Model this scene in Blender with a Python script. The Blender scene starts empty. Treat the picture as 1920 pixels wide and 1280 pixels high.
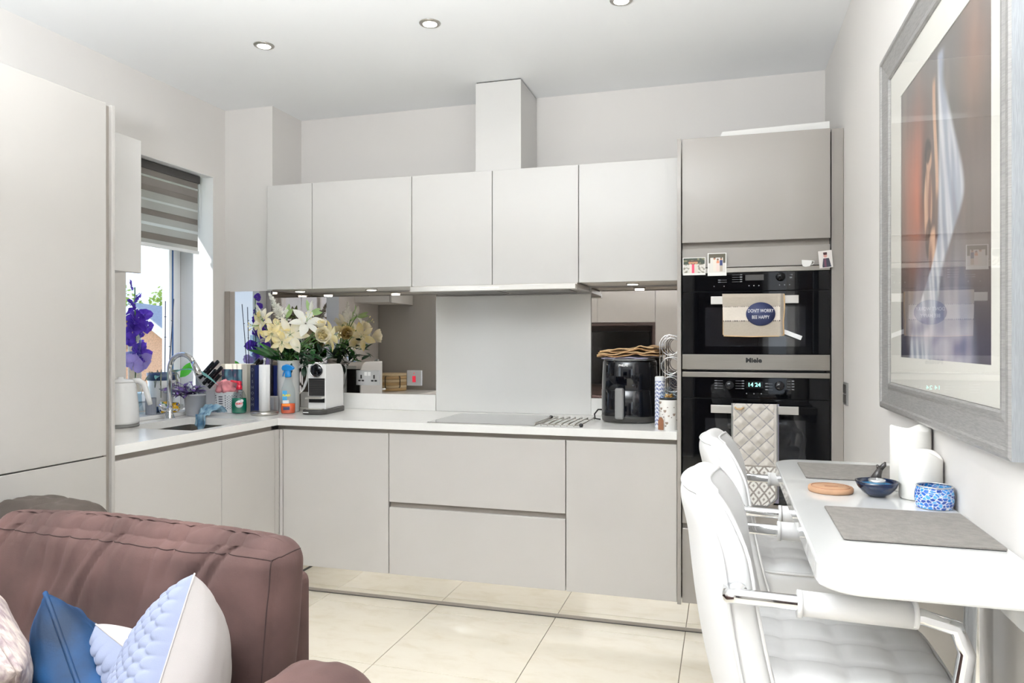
import bpy, bmesh, math, random
from mathutils import Vector, Matrix, noise
R = math.radians
PI = math.pi
scene = bpy.context.scene
col = scene.collection
random.seed(7)

# ------------------------------------------------------------------ camera
cam_d = bpy.data.cameras.new('camera'); cam = bpy.data.objects.new('camera', cam_d); col.objects.link(cam)
cam.location = (0, 0, 1.309); cam.rotation_euler = (R(90), 0, R(16.33))
cam_d.sensor_width = 36; cam_d.lens = 36 * 1365 / 1920; cam_d.clip_start = .02
scene.camera = cam

# ------------------------------------------------------------------ sky, sun, large lights, exposure
SKY = 1.5
SUN = 4.0
world = bpy.data.worlds.new('world'); scene.world = world; world.use_nodes = True
def build_world():
    nt = world.node_tree; N = nt.nodes; L = nt.links; N.clear()
    out = N.new('ShaderNodeOutputWorld'); bg = N.new('ShaderNodeBackground'); bg.inputs['Strength'].default_value = SKY
    tc = N.new('ShaderNodeTexCoord'); sep = N.new('ShaderNodeSeparateXYZ')
    ramp = N.new('ShaderNodeValToRGB')
    e = ramp.color_ramp.elements
    e[0].position = 0.0; e[0].color = (.72, .84, .95, 1)
    e[1].position = .6; e[1].color = (.30, .52, .90, 1)
    nz = N.new('ShaderNodeTexNoise'); nz.inputs['Scale'].default_value = 3.2; nz.inputs['Detail'].default_value = 6
    mp = N.new('ShaderNodeMapping'); mp.inputs['Scale'].default_value = (1, 1, 3)
    cr = N.new('ShaderNodeValToRGB'); cr.color_ramp.elements[0].position = .45; cr.color_ramp.elements[1].position = .65
    mix = N.new('ShaderNodeMixRGB'); mix.inputs[2].default_value = (1.0, 1.0, 1.0, 1)
    L.new(tc.outputs['Generated'], sep.inputs[0]); L.new(sep.outputs['Z'], ramp.inputs[0])
    L.new(tc.outputs['Generated'], mp.inputs[0]); L.new(mp.outputs[0], nz.inputs['Vector'])
    L.new(nz.outputs['Fac'], cr.inputs[0]); L.new(cr.outputs[0], mix.inputs[0]); L.new(ramp.outputs[0], mix.inputs[1])
    L.new(mix.outputs[0], bg.inputs[0]); L.new(bg.outputs[0], out.inputs[0])
build_world()
def light(name, kind, loc, rot, power, color=(1, 1, 1), **kw):
    d = bpy.data.lights.new(name, kind); d.energy = power; d.color = color
    for k, v in kw.items(): setattr(d, k, v)
    o = bpy.data.objects.new(name, d); o.location = loc; o.rotation_euler = rot; col.objects.link(o); return o
sun = light('sun', 'SUN', (0, -10, 10), (0, 0, 0), SUN, (1, .95, .88), angle=R(.6))
sun.rotation_euler = Vector((.42, .60, -.62)).to_track_quat('-Z', 'Y').to_euler()
# daylight of the two big living-room windows behind the photographer
light('rear_window_daylight', 'AREA', (1.15, -2.32, 1.35), (R(90), 0, 0), 11, (.93, .97, 1), shape='RECTANGLE', size=1.5, size_y=2.0)
light('side_window_daylight', 'AREA', (-2.94, -.55, 1.35), (R(90), 0, R(-90)), 22, (.93, .97, 1), shape='RECTANGLE', size=1.5, size_y=2.0)
# unseen fill lamp added near the camera, aimed up to brighten the ceiling
light('ceiling_fill', 'AREA', (-.9, .25, 1.75), (R(180), 0, 0), 215, (.93, .97, 1), shape='DISK', size=.5)
DOWNLIGHT = 1.3
CABLIGHT = .35
scene.view_settings.view_transform = 'Standard'; scene.view_settings.look = 'None'
scene.view_settings.exposure = 0.13; scene.view_settings.gamma = 1; scene.view_settings.use_curve_mapping = False

# ------------------------------------------------------------------ helpers
def lin(c):
    r = []
    for v in c[:3]:
        v /= 255
        r.append(v / 12.92 if v <= .04045 else ((v + .055) / 1.055) ** 2.4)
    return tuple(r)
M = {}
def mat(name, rgb, rough=.5, metal=0, noise_amt=.04, scale=6, bump=0, bscale=60, coat=0, coat_rough=.05, spec=.5, sheen=0, stretch=(1, 1, 1), trans=0, emit=0, ramp2=None, ior=None):
    m = bpy.data.materials.new(name); m.use_nodes = True
    nt = m.node_tree; b = nt.nodes['Principled BSDF']; L = nt.links
    c = lin(rgb)
    tc = nt.nodes.new('ShaderNodeTexCoord'); mp = nt.nodes.new('ShaderNodeMapping'); mp.inputs['Scale'].default_value = stretch
    L.new(tc.outputs['Object'], mp.inputs[0])
    nz = nt.nodes.new('ShaderNodeTexNoise'); nz.inputs['Scale'].default_value = scale; nz.inputs['Detail'].default_value = 5
    L.new(mp.outputs[0], nz.inputs['Vector'])
    rp = nt.nodes.new('ShaderNodeValToRGB')
    c2 = lin(ramp2) if ramp2 else tuple(v * (1 - noise_amt * 2) for v in c)
    c1 = c if ramp2 else tuple(min(1, v * (1 + noise_amt)) for v in c)
    rp.color_ramp.elements[0].position = .35; rp.color_ramp.elements[1].position = .65
    rp.color_ramp.elements[0].color = (*c2, 1); rp.color_ramp.elements[1].color = (*c1, 1)
    L.new(nz.outputs['Fac'], rp.inputs[0]); L.new(rp.outputs[0], b.inputs['Base Color'])
    b.inputs['Roughness'].default_value = rough; b.inputs['Metallic'].default_value = metal
    b.inputs['Coat Weight'].default_value = coat; b.inputs['Coat Roughness'].default_value = coat_rough
    b.inputs['Specular IOR Level'].default_value = spec
    if ior: b.inputs['IOR'].default_value = ior
    if sheen: b.inputs['Sheen Weight'].default_value = sheen; b.inputs['Sheen Roughness'].default_value = .4; b.inputs['Sheen Tint'].default_value = (*(min(1, v * 2.2 + .02) for v in c), 1)
    if trans: b.inputs['Transmission Weight'].default_value = trans
    if emit: b.inputs['Emission Color'].default_value = (*c, 1); b.inputs['Emission Strength'].default_value = emit
    if bump:
        n2 = nt.nodes.new('ShaderNodeTexNoise'); n2.inputs['Scale'].default_value = bscale; n2.inputs['Detail'].default_value = 4
        L.new(mp.outputs[0], n2.inputs['Vector'])
        bp = nt.nodes.new('ShaderNodeBump'); bp.inputs['Strength'].default_value = bump; bp.inputs['Distance'].default_value = .004
        L.new(n2.outputs['Fac'], bp.inputs['Height']); L.new(bp.outputs[0], b.inputs['Normal'])
    M[name] = m; return m
def vcol_mat(name, rough=.6, coat=0, bump=0, bscale=300, sheen=0, metal=0):
    m = mat(name, (255, 255, 255), rough, metal, 0, coat=coat, bump=bump, bscale=bscale, sheen=sheen)
    nt = m.node_tree; a = nt.nodes.new('ShaderNodeVertexColor'); a.layer_name = 'Col'
    nt.links.new(a.outputs[0], nt.nodes['Principled BSDF'].inputs['Base Color']); return m
def thin_glass(name, tint=(255, 255, 255), ior=1.45, rough=0.0):
    m = bpy.data.materials.new(name); m.use_nodes = True; nt = m.node_tree; N = nt.nodes; L = nt.links; N.clear()
    o = N.new('ShaderNodeOutputMaterial'); mx = N.new('ShaderNodeMixShader'); t = N.new('ShaderNodeBsdfTransparent'); g = N.new('ShaderNodeBsdfGlossy'); f = N.new('ShaderNodeFresnel')
    t.inputs[0].default_value = (*lin(tint), 1); g.inputs['Roughness'].default_value = rough; f.inputs['IOR'].default_value = ior
    gm = N.new('ShaderNodeNewGeometry'); iv = N.new('ShaderNodeMath'); iv.operation = 'SUBTRACT'; iv.inputs[0].default_value = 1; ml = N.new('ShaderNodeMath'); ml.operation = 'MULTIPLY'
    L.new(gm.outputs['Backfacing'], iv.inputs[1]); L.new(iv.outputs[0], ml.inputs[0]); L.new(f.outputs[0], ml.inputs[1])
    L.new(ml.outputs[0], mx.inputs[0]); L.new(t.outputs[0], mx.inputs[1]); L.new(g.outputs[0], mx.inputs[2]); L.new(mx.outputs[0], o.inputs[0])
    M[name] = m; return m
def cloth_mat(name, rgb, transl):
    m = mat(name, rgb, .9, bump=.3, bscale=500); nt = m.node_tree; N = nt.nodes
    t = N.new('ShaderNodeBsdfTranslucent'); t.inputs[0].default_value = (*lin(rgb), 1); mx = N.new('ShaderNodeMixShader'); mx.inputs[0].default_value = transl
    nt.links.new(N['Principled BSDF'].outputs[0], mx.inputs[1]); nt.links.new(t.outputs[0], mx.inputs[2]); nt.links.new(mx.outputs[0], N['Material Output'].inputs[0])

WM = {}
def setp(o, label=None, cat=None, group=None, kind=None):
    for k, v in (('label', label), ('category', cat), ('group', group), ('kind', kind)):
        if v: o[k] = v
    return o
def thing(name, label, cat, loc=(0, 0, 0), rz=0, group=None, rot=None):
    o = bpy.data.objects.new(name, None); o.empty_display_size = .05; col.objects.link(o)
    o.location = loc; o.rotation_euler = rot if rot else (0, 0, rz)
    WM[o.name] = Matrix.Translation(loc) @ o.rotation_euler.to_matrix().to_4x4()
    return setp(o, label, cat, group)
class MB:
    def __init__(s): s.bm = bmesh.new(); s.mi = 0; s.colr = None
    def _merge(s, t, mtx=None):
        if mtx: bmesh.ops.transform(t, matrix=mtx, verts=t.verts)
        mp = {}
        for v in t.verts: mp[v] = s.bm.verts.new(v.co)
        for f in t.faces:
            try:
                g = s.bm.faces.new([mp[v] for v in f.verts]); g.material_index = s.mi; g.smooth = f.smooth
            except ValueError: pass
        t.free(); return s
    def box(s, x0, x1, y0, y1, z0, z1, bev=0, seg=2, mtx=None):
        t = bmesh.new(); bmesh.ops.create_cube(t, size=1)
        for v in t.verts: v.co = Vector(((x0 + x1) / 2 + v.co.x * (x1 - x0), (y0 + y1) / 2 + v.co.y * (y1 - y0), (z0 + z1) / 2 + v.co.z * (z1 - z0)))
        if bev: bmesh.ops.bevel(t, geom=list(t.edges), offset=bev, segments=seg, profile=.5, affect='EDGES')
        return s._merge(t, mtx)
    def tube(s, pts, r, n=8, closed=False, caps=True):
        pts = [Vector(p) for p in pts]; t = bmesh.new(); rings = []; k = len(pts); up = None
        for i, p in enumerate(pts):
            if closed: d = pts[(i + 1) % k] - pts[i - 1]
            else: d = pts[min(i + 1, k - 1)] - pts[max(i - 1, 0)]
            d.normalize()
            if up is None: up = Vector((0, 0, 1)) if abs(d.z) < .9 else Vector((1, 0, 0))
            a = d.cross(up)
            if a.length < 1e-6: a = d.orthogonal()
            a.normalize(); b = a.cross(d).normalized(); up = b
            rr = r[i] if isinstance(r, (list, tuple)) else r
            rings.append([t.verts.new(p + (a * math.cos(2 * PI * j / n) + b * math.sin(2 * PI * j / n)) * rr) for j in range(n)])
        for i in range(k if closed else k - 1):
            A = rings[i]; B = rings[(i + 1) % k]
            for j in range(n):
                f = t.faces.new((A[j], A[(j + 1) % n], B[(j + 1) % n], B[j])); f.smooth = True
        if caps and not closed:
            t.faces.new(rings[0][::-1]); t.faces.new(rings[-1])
        bmesh.ops.recalc_face_normals(t, faces=t.faces)
        return s._merge(t)
    def lathe(s, prof, c=(0, 0, 0), n=24, mtx=None, smooth=True, wob=None, cap=True):
        t = bmesh.new(); rings = []; c = Vector(c)
        for r, z in prof:
            rings.append([t.verts.new(c + Vector((r * math.cos(2 * PI * j / n), r * math.sin(2 * PI * j / n), z + (wob(j / n, r, z) if wob else 0)))) for j in range(n)])
        for A, B in zip(rings, rings[1:]):
            for j in range(n):
                f = t.faces.new((A[j], A[(j + 1) % n], B[(j + 1) % n], B[j])); f.smooth = smooth
        if cap:
            t.faces.new(rings[0][::-1]); t.faces.new(rings[-1])
        bmesh.ops.recalc_face_normals(t, faces=t.faces)
        return s._merge(t, mtx)
    def prism(s, pts, h, mtx=None, bev=0, smooth_side=False):   # outline in XY, extruded along Z by h
        t = bmesh.new(); a = [t.verts.new((x, y, 0)) for x, y in pts]; b = [t.verts.new((x, y, h)) for x, y in pts]
        t.faces.new(a[::-1]); top = t.faces.new(b); n = len(pts)
        for i in range(n):
            f = t.faces.new((a[i], a[(i + 1) % n], b[(i + 1) % n], b[i])); f.smooth = smooth_side
        bmesh.ops.recalc_face_normals(t, faces=t.faces)
        if bev: bmesh.ops.bevel(t, geom=[e for e in t.edges if abs(e.verts[0].co.z - e.verts[1].co.z) < 1e-6], offset=bev, segments=2, profile=.5, affect='EDGES')
        return s._merge(t, mtx)
    def grid(s, nu, nv, fn, colfn=None, closed_u=False, smooth=True, thick=0, mtx=None):
        t = bmesh.new()
        cl = t.loops.layers.float_color.new('Col') if colfn else None
        V = [[t.verts.new(fn(i / nu, j / nv)) for j in range(nv + 1)] for i in range(nu if closed_u else nu + 1)]
        for i in range(nu):
            for j in range(nv):
                A = V[i]; B = V[(i + 1) % len(V)]
                f = t.faces.new((A[j], B[j], B[j + 1], A[j + 1])); f.smooth = smooth; f.material_index = s.mi
                if colfn:
                    for lp, (a, b) in zip(f.loops, ((i, j), (i + 1, j), (i + 1, j + 1), (i, j + 1))): lp[cl] = (*colfn(a / nu, b / nv), 1)
        if thick:
            bmesh.ops.recalc_face_normals(t, faces=t.faces)
            g = bmesh.ops.solidify(t, geom=list(t.faces), thickness=thick)
        if mtx: bmesh.ops.transform(t, matrix=mtx, verts=t.verts)
        if colfn:
            s.bm.free(); s.bm = t; return s
        return s._merge(t)
    def ball(s, c, r, seg=12, sc=(1, 1, 1), mtx=None):
        t = bmesh.new(); bmesh.ops.create_uvsphere(t, u_segments=seg, v_segments=max(6, seg // 2 + 2), radius=1)
        for f in t.faces: f.smooth = True
        for v in t.verts: v.co = Vector((v.co.x * r * sc[0], v.co.y * r * sc[1], v.co.z * r * sc[2]))
        if mtx: bmesh.ops.transform(t, matrix=mtx, verts=t.verts)
        bmesh.ops.translate(t, vec=Vector(c), verts=t.verts)
        return s._merge(t)
    def build(s, name, m, parent=None, w=False, label=None, cat=None, group=None, kind=None, smooth=None):
        me = bpy.data.meshes.new(name)
        if parent is not None and w:
            s.bm.transform(WM[parent.name].inverted())
        s.bm.to_mesh(me); s.bm.free()
        for mm in (m if isinstance(m, (list, tuple)) else [m]): me.materials.append(M[mm] if isinstance(mm, str) else mm)
        if smooth is not None:
            for p in me.polygons: p.use_smooth = smooth
        o = bpy.data.objects.new(name, me); col.objects.link(o)
        if parent is not None: o.parent = parent; WM[o.name] = WM[parent.name]
        else: WM[o.name] = Matrix()
        return setp(o, label, cat, group, kind)
def recenter(o, loc):      # a top-level mesh gets its origin at loc
    loc = Vector(loc); o.data.transform(Matrix.Translation(-loc)); o.location = loc; WM[o.name] = Matrix.Translation(loc); return o
def bx(name, m, dims, parent=None, bev=0, w=True, **k):
    return MB().box(*dims, bev=bev).build(name, m, parent, w=w and parent is not None, **k)
def copy_tree(o, parent=None):
    c = o.copy(); col.objects.link(c)
    if parent is not None: c.parent = parent
    WM[c.name] = WM.get(parent.name if parent is not None else o.name, Matrix())
    for ch in list(o.children): copy_tree(ch, c)
    return c
def text(txt, size, m, parent, mtx, name='lettering', depth=.0006, xs=1, align='CENTER', spacing=1, bold=0):
    cu = bpy.data.curves.new('t', 'FONT'); cu.body = txt; cu.size = size; cu.align_x = align; cu.align_y = 'CENTER'; cu.extrude = depth; cu.resolution_u = 3; cu.space_character = spacing
    cu.offset = bold
    ob = bpy.data.objects.new('t', cu); col.objects.link(ob)
    me = bpy.data.meshes.new_from_object(ob.evaluated_get(bpy.context.evaluated_depsgraph_get()))
    bpy.data.objects.remove(ob); bpy.data.curves.remove(cu)
    me.transform(Matrix.Diagonal((xs, 1, 1, 1))); me.transform(mtx)
    if parent is not None: me.transform(WM[parent.name].inverted())
    me.materials.clear(); me.materials.append(M[m])
    o = bpy.data.objects.new(name, me); col.objects.link(o)
    if parent is not None: o.parent = parent; WM[o.name] = WM[parent.name]
    return o
def T(x, y, z): return Matrix.Translation((x, y, z))
def frontal(x, y, z, rz=0): return T(x, y, z) @ Matrix.Rotation(rz, 4, 'Z') @ Matrix.Rotation(R(90), 4, 'X')   # XY drawing stood up facing -Y
def basis(o, ex, ey, ez):
    m = Matrix.Identity(4)
    for i, v in enumerate((ex, ey, ez)):
        v = Vector(v)
        for k in range(3): m[k][i] = v[k]
    for k in range(3): m[k][3] = o[k]
    return m
def nz(x, y, z=0): return noise.noise(Vector((x, y, z)))
def sstep(a, b, x):
    t = max(0, min(1, (x - a) / (b - a))); return t * t * (3 - 2 * t)
def mixc(a, b, t): return tuple(p + (q - p) * t for p, q in zip(a, b))

# ------------------------------------------------------------------ materials
mat('wall_paint', (217, 213, 209), .85, noise_amt=.006, scale=2)
mat('ceiling_paint', (240, 241, 242), .9, noise_amt=.004, scale=2)
mat('reveal_paint', (236, 236, 236), .8, noise_amt=.004)
mat('grout', (120, 108, 90), .9)
mat('door_gloss', (197, 193, 189), .28, noise_amt=.004, coat=.5, coat_rough=.03)
mat('tower_gloss_shaded', (154, 148, 142), .3, noise_amt=.004, coat=.25, coat_rough=.04)  # darker copy of the cabinet paint, standing in for dimmer light on the tower
mat('wall_unit_gloss', (205, 203, 200), .25, noise_amt=.003, spec=.35, coat=.1, coat_rough=.03)
mat('carcass', (225, 223, 219), .5, noise_amt=.004)
mat('channel', (150, 142, 134), .4, noise_amt=.01)
mat('quartz', (240, 239, 236), .22, noise_amt=.006, scale=40, coat=.2)
mat('white_glass', (220, 219, 216), .25, noise_amt=.003, coat=.15)
mat('steel', (190, 186, 180), .28, 1, .02, 8, stretch=(1, 40, 40))
mat('steel_bright', (214, 211, 206), .3, .85, .01, 8, stretch=(1, 40, 40))
mat('steel_trim', (158, 153, 146), .3, .9, .02, 8, stretch=(1, 40, 40))
mat('chrome', (225, 226, 228), .06, 1, .0)
mat('mirror_tint', (205, 200, 196), .015, 1, 0)
mat('mirror_side', (150, 143, 138), .015, 1, 0)
mat('plinth_steel', (250, 249, 247), .02, 1, .0)
mat('black_glass', (5, 6, 9), .03, 0, 0, spec=.28)
mat('fridge_gloss', (180, 176, 171), .28, noise_amt=.004, coat=.5, coat_rough=.03)
mat('media_grey', (150, 145, 140), .3, noise_amt=.01, coat=.3)
mat('black_plastic', (18, 19, 22), .35, noise_amt=.05)
mat('black_gloss', (8, 11, 18), .07, noise_amt=.02, spec=.5)
mat('dark_grey', (62, 60, 58), .5)
mat('mid_grey', (128, 127, 126), .5)
mat('hob_glass', (64, 62, 59), .1, 0, 0, coat=1, coat_rough=.02)
mat('print_white', (235, 235, 235), .5, noise_amt=0)
mat('print_grey', (120, 122, 126), .5, noise_amt=0)
mat('print_black', (15, 15, 17), .4, noise_amt=0)
mat('white_plastic', (238, 238, 237), .25, noise_amt=.004, coat=.3)
mat('white_ceramic', (238, 237, 234), .15, noise_amt=.006, coat=.5)
mat('table_gloss', (226, 226, 224), .15, noise_amt=.003, coat=.6, coat_rough=.02)
mat('leatherette', (230, 229, 228), .42, noise_amt=.008, bump=.06, bscale=500)
mat('suede', (85, 62, 58), .9, noise_amt=.16, scale=5, bump=.10, bscale=260, sheen=.25)
mat('suede_grey', (62, 54, 48), .9, noise_amt=.14, scale=5, bump=.15, bscale=260, sheen=.4)
mat('teal_velvet', (0, 52, 92), .7, noise_amt=.3, scale=7, sheen=.5, bump=.08, bscale=200)
mat('honeycomb_cloth', (132, 138, 160), .9, noise_amt=.03, sheen=.3, bump=.1, bscale=500)
mat('plain_cloth', (180, 174, 171), .95, noise_amt=.02, bump=.15, bscale=700)
mat('cream_knit', (204, 190, 180), .95, noise_amt=.1, scale=30, bump=.8, bscale=60, ramp2=(140, 124, 126), stretch=(1, 3, 1))
mat('slate', (122, 117, 112), .8, noise_amt=.06, scale=60, bump=.4, bscale=200)
mat('slate_edge', (44, 44, 48), .8)
mat('cork', (170, 132, 102), .7, noise_amt=.06, scale=30)
mat('wood_band', (206, 172, 120), .6, noise_amt=.12, scale=6, stretch=(1, 1, 12))
mat('wood_pale', (222, 200, 160), .6, noise_amt=.08, scale=5, stretch=(2, 2, 14))
mat('wax', (240, 237, 231), .5, noise_amt=.006)
mat('blue_glass', (6, 28, 62), .1, noise_amt=.2, scale=10, spec=.5, ramp2=(12, 20, 38))
mat('bowl_dark', (52, 48, 46), .3, noise_amt=.1)
mat('tin', (205, 206, 208), .3, .9, .02)
mat('paper_white', (242, 242, 242), .9, noise_amt=.01, bump=.3, bscale=120)
mat('paper_cream', (232, 226, 210), .9, noise_amt=.02)
mat('navy_board', (20, 26, 56), .5, noise_amt=.05)
mat('blue_board', (26, 40, 104), .5, noise_amt=.05)
mat('red_plastic', (222, 34, 62), .3, noise_amt=.02, coat=.3)
mat('orange_print', (240, 130, 30), .4, noise_amt=0)
mat('blue_plastic', (20, 130, 205), .3, noise_amt=.02, coat=.3)
mat('green_liquid', (0, 112, 82), .1, noise_amt=.02, coat=1)
mat('orange_liquid', (226, 92, 52), .15, noise_amt=.04, coat=1)
mat('yellow_print', (240, 225, 60), .4, noise_amt=0)
mat('sky_print', (60, 160, 215), .4, noise_amt=0)
mat('navy_print', (35, 45, 85), .4, noise_amt=0)
mat('red_print', (215, 40, 50), .4, noise_amt=0)
mat('pink_cloth', (228, 150, 156), .95, noise_amt=.1, scale=12, bump=.3, bscale=300)
mat('blue_cloth', (160, 190, 205), .95, noise_amt=.16, scale=18, bump=.4, bscale=300, ramp2=(70, 110, 140))
mat('tan_cloth', (206, 174, 132), .95, noise_amt=.08, scale=20, bump=.4, bscale=400)
mat('tan_cloth_dark', (176, 138, 98), .95, noise_amt=.08, scale=20, bump=.4, bscale=400)
mat('lilac_cloth', (176, 172, 196), .95, noise_amt=.05)
mat('petal_cream', (250, 246, 234), .6, noise_amt=.03, scale=14, ramp2=(250, 240, 206))
mat('petal_yellow', (250, 244, 220), .6, noise_amt=.06, scale=18, ramp2=(246, 226, 150))
mat('petal_white', (246, 246, 240), .6, noise_amt=.02)
mat('petal_purple', (104, 70, 190), .6, noise_amt=.2, scale=40, ramp2=(66, 36, 150))
mat('petal_lilac', (166, 150, 214), .6, noise_amt=.1, scale=20)
mat('leaf_green', (44, 112, 52), .5, noise_amt=.2, scale=10, ramp2=(22, 74, 40))
mat('leaf_bright', (70, 170, 60), .45, noise_amt=.15, scale=10)
mat('leaf_pale', (160, 190, 130), .5, noise_amt=.12, scale=14)
mat('leaf_dark', (26, 62, 40), .5, noise_amt=.2, scale=10)
mat('leaf_aqua', (120, 186, 184), .5, noise_amt=.15, scale=8)
mat('leaf_violet', (112, 66, 158), .5, noise_amt=.2, scale=40, ramp2=(138, 120, 180))
mat('leaf_silver', (176, 186, 190), .5, noise_amt=.1, scale=30)
mat('stem_green', (86, 128, 60), .5, noise_amt=.1)
mat('cane', (28, 38, 74), .5, noise_amt=.1)
mat('root', (150, 150, 128), .7, noise_amt=.1)
mat('bark', (62, 52, 44), .95, noise_amt=.3, scale=60, bump=1, bscale=60)
mat('pot_grey', (170, 172, 178), .35, noise_amt=.02, coat=.2)
mat('pot_navy', (52, 74, 110), .3, noise_amt=.1, coat=.5)
mat('gold', (214, 160, 80), .3, 1, .05)
mat('brown_print', (140, 92, 62), .5)
mat('silver_frame', (168, 166, 164), .38, .55, .08, 40, stretch=(1, 1, 12), bump=.2, bscale=120)
mat('silver_side', (166, 170, 174), .4, .4, .14, 90, stretch=(60, 8, .5), bump=.2, bscale=120)
mat('mount_board', (238, 235, 226), .8, noise_amt=.004)
mat('upvc', (236, 238, 240), .3, noise_amt=.004)
mat('gasket', (40, 96, 160), .4, noise_amt=.1)
mat('tv_screen', (4, 4, 5), .12, noise_amt=0)
mat('walnut', (58, 40, 34), .4, noise_amt=.2, scale=4, stretch=(1, 1, 8))
mat('brick', (214, 166, 138), .9, noise_amt=.1, scale=40)
mat('roof_slate', (150, 160, 176), .8, noise_amt=.08, scale=20)
mat('barge', (240, 238, 232), .6)
mat('grass', (110, 140, 80), .95, noise_amt=.2, scale=2)
mat('tree_leaf', (172, 190, 96), .8, noise_amt=.2, scale=.8, ramp2=(120, 150, 60))
mat('glow', (255, 250, 240), .4, noise_amt=0, emit=14)
mat('glow_cab', (255, 250, 240), .4, noise_amt=0, emit=10)
mat('clock_led', (150, 240, 225), .4, noise_amt=0, emit=1.2)
mat('red_neon', (220, 40, 40), .3, noise_amt=0, emit=.3)
thin_glass('pane_glass', (250, 252, 255), 1.4)
thin_glass('picture_glass', (252, 252, 252), 1.5)
thin_glass('clear_glass', (236, 244, 248), 1.45)
thin_glass('bottle_clear', (240, 244, 245), 1.35, .05)
cloth_mat('blind_dark', (138, 132, 126), .2)
cloth_mat('blind_mid', (150, 144, 138), .2)
cloth_mat('blind_light', (212, 210, 206), .6)
cloth_mat('blind_sheer', (245, 245, 244), .7)
vcol_mat('painted_print', .6)
vcol_mat('woven_print', .95, bump=.35, bscale=500)
vcol_mat('glazed_print', .25, coat=.5)
vcol_mat('gloss_photo', .3)
def add_trans(name, f, tint):
    m = M[name]; nt = m.node_tree; N = nt.nodes; t = N.new('ShaderNodeBsdfTranslucent'); t.inputs[0].default_value = (*lin(tint), 1); mx = N.new('ShaderNodeMixShader'); mx.inputs[0].default_value = f
    nt.links.new(N['Principled BSDF'].outputs[0], mx.inputs[1]); nt.links.new(t.outputs[0], mx.inputs[2]); nt.links.new(mx.outputs[0], N['Material Output'].inputs[0])
for n_, f_, c_ in (('petal_purple', .4, (120, 80, 215)), ('petal_lilac', .4, (190, 175, 235)), ('petal_cream', .25, (250, 244, 220)), ('petal_white', .25, (248, 248, 240)), ('petal_yellow', .25, (250, 236, 180)), ('leaf_bright', .4, (90, 200, 60)), ('leaf_green', .2, (70, 150, 60)), ('leaf_aqua', .3, (150, 215, 205)), ('tree_leaf', .3, (200, 220, 110))): add_trans(n_, f_, c_)
# marble-like porcelain tile
def tile_mat():
    m = mat('tile', (240, 229, 207), .16, noise_amt=.03, scale=3, coat=.25, coat_rough=.05)
    nt = m.node_tree; N = nt.nodes; L = nt.links; b = N['Principled BSDF']
    g = N.new('ShaderNodeNewGeometry'); n1 = N.new('ShaderNodeTexNoise'); n1.inputs['Scale'].default_value = 6; n1.inputs['Detail'].default_value = 10; n1.inputs['Distortion'].default_value = .4; n1.inputs['Roughness'].default_value = .65
    mp = N.new('ShaderNodeMapping'); mp.inputs['Scale'].default_value = (1, 2.2, 1); mp.inputs['Rotation'].default_value = (0, 0, .5)
    L.new(g.outputs['Position'], mp.inputs[0]); L.new(mp.outputs[0], n1.inputs['Vector'])
    rp = N.new('ShaderNodeValToRGB'); e = rp.color_ramp.elements
    e[0].position = .3; e[0].color = (*lin((236, 225, 203)), 1); e[1].position = .5; e[1].color = (*lin((244, 235, 217)), 1)
    x = e.new(.75); x.color = (*lin((246, 238, 221)), 1)
    L.new(n1.outputs['Fac'], rp.inputs[0]); L.new(rp.outputs[0], b.inputs['Base Color'])
tile_mat()
# ================================================================== SETTING
XL, XR, YB, YR, ZC, XW = -2.80, .475, 3.90, -2.20, 2.653, 2.20
fl = bx('floor', 'grout', (-3.1, 2.5, -2.5, 4.1, -.12, -.004), kind='structure')
def tiles():
    xs = [-.173 + .6 * k for k in range(-5, 5)]; ys = [2.675 + .6 * k for k in range(-9, 4)]
    base = None
    for i in range(len(xs) - 1):
        for j in range(len(ys) - 1):
            x0, x1, y0, y1 = max(xs[i], XL) + .0015, min(xs[i + 1], XW) - .0015, max(ys[j], YR) + .0015, min(ys[j + 1], YB) - .0015
            if x1 - x0 < .02 or y1 - y0 < .02 or (x0 > XR and y0 > .31): continue
            if x1 - x0 > .596 and y1 - y0 > .596:
                if base is None:
                    base = MB().box(-.2985, .2985, -.2985, .2985, -.004, 0, .0006, 1).build('tile', 'tile', fl); o = base
                else:
                    o = base.copy(); col.objects.link(o)
                o.location = ((x0 + x1) / 2, (y0 + y1) / 2, 0)
            else: MB().box(x0, x1, y0, y1, -.004, 0, .0006, 1).build('tile', 'tile', fl)
tiles()
bx('ceiling', 'ceiling_paint', (-3.1, 2.5, -2.5, 4.1, ZC, ZC + .15), kind='structure')
bx('wall_back', 'wall_paint', (-3.1, 2.5, YB, 4.1, 0, ZC), kind='structure')
bx('wall_corner', 'wall_paint', (XL, -2.482, 3.605, YB, 0, ZC), kind='structure')
def holed(name, axis, a0, a1, t0, t1, holes, m='wall_paint'):   # a wall with rectangular openings
    b = MB(); cur = a0
    def put(u0, u1, z0, z1):
        if u1 - u0 < 1e-4 or z1 - z0 < 1e-4: return
        b.box(*((u0, u1, t0, t1) if axis == 'x' else (t0, t1, u0, u1)), z0, z1)
    for h0, h1, z0, z1 in holes:
        put(cur, h0, 0, ZC); put(h0, h1, 0, z0); put(h0, h1, z1, ZC); cur = h1
    put(cur, a1, 0, ZC)
    return b.build(name, m, kind='structure')
holed('wall_left', 'y', -2.5, YB, -3.1, XL, [(-1.3, .2, .3, 2.35), (2.87, 3.502, .911, 2.245)])
bx('wall_right', 'wall_paint', (XR, XR + .16, .3, YB, 0, ZC), kind='structure')
bx('wall_return', 'wall_paint', (XR + .16, 2.5, .3, .46, 0, ZC), kind='structure')
bx('wall_far', 'wall_paint', (XW, 2.5, -2.5, .3, 0, ZC), kind='structure')
holed('wall_rear', 'x', XL, XW, -2.5, YR, [(.42, 1.88, .3, 2.35)])
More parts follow.
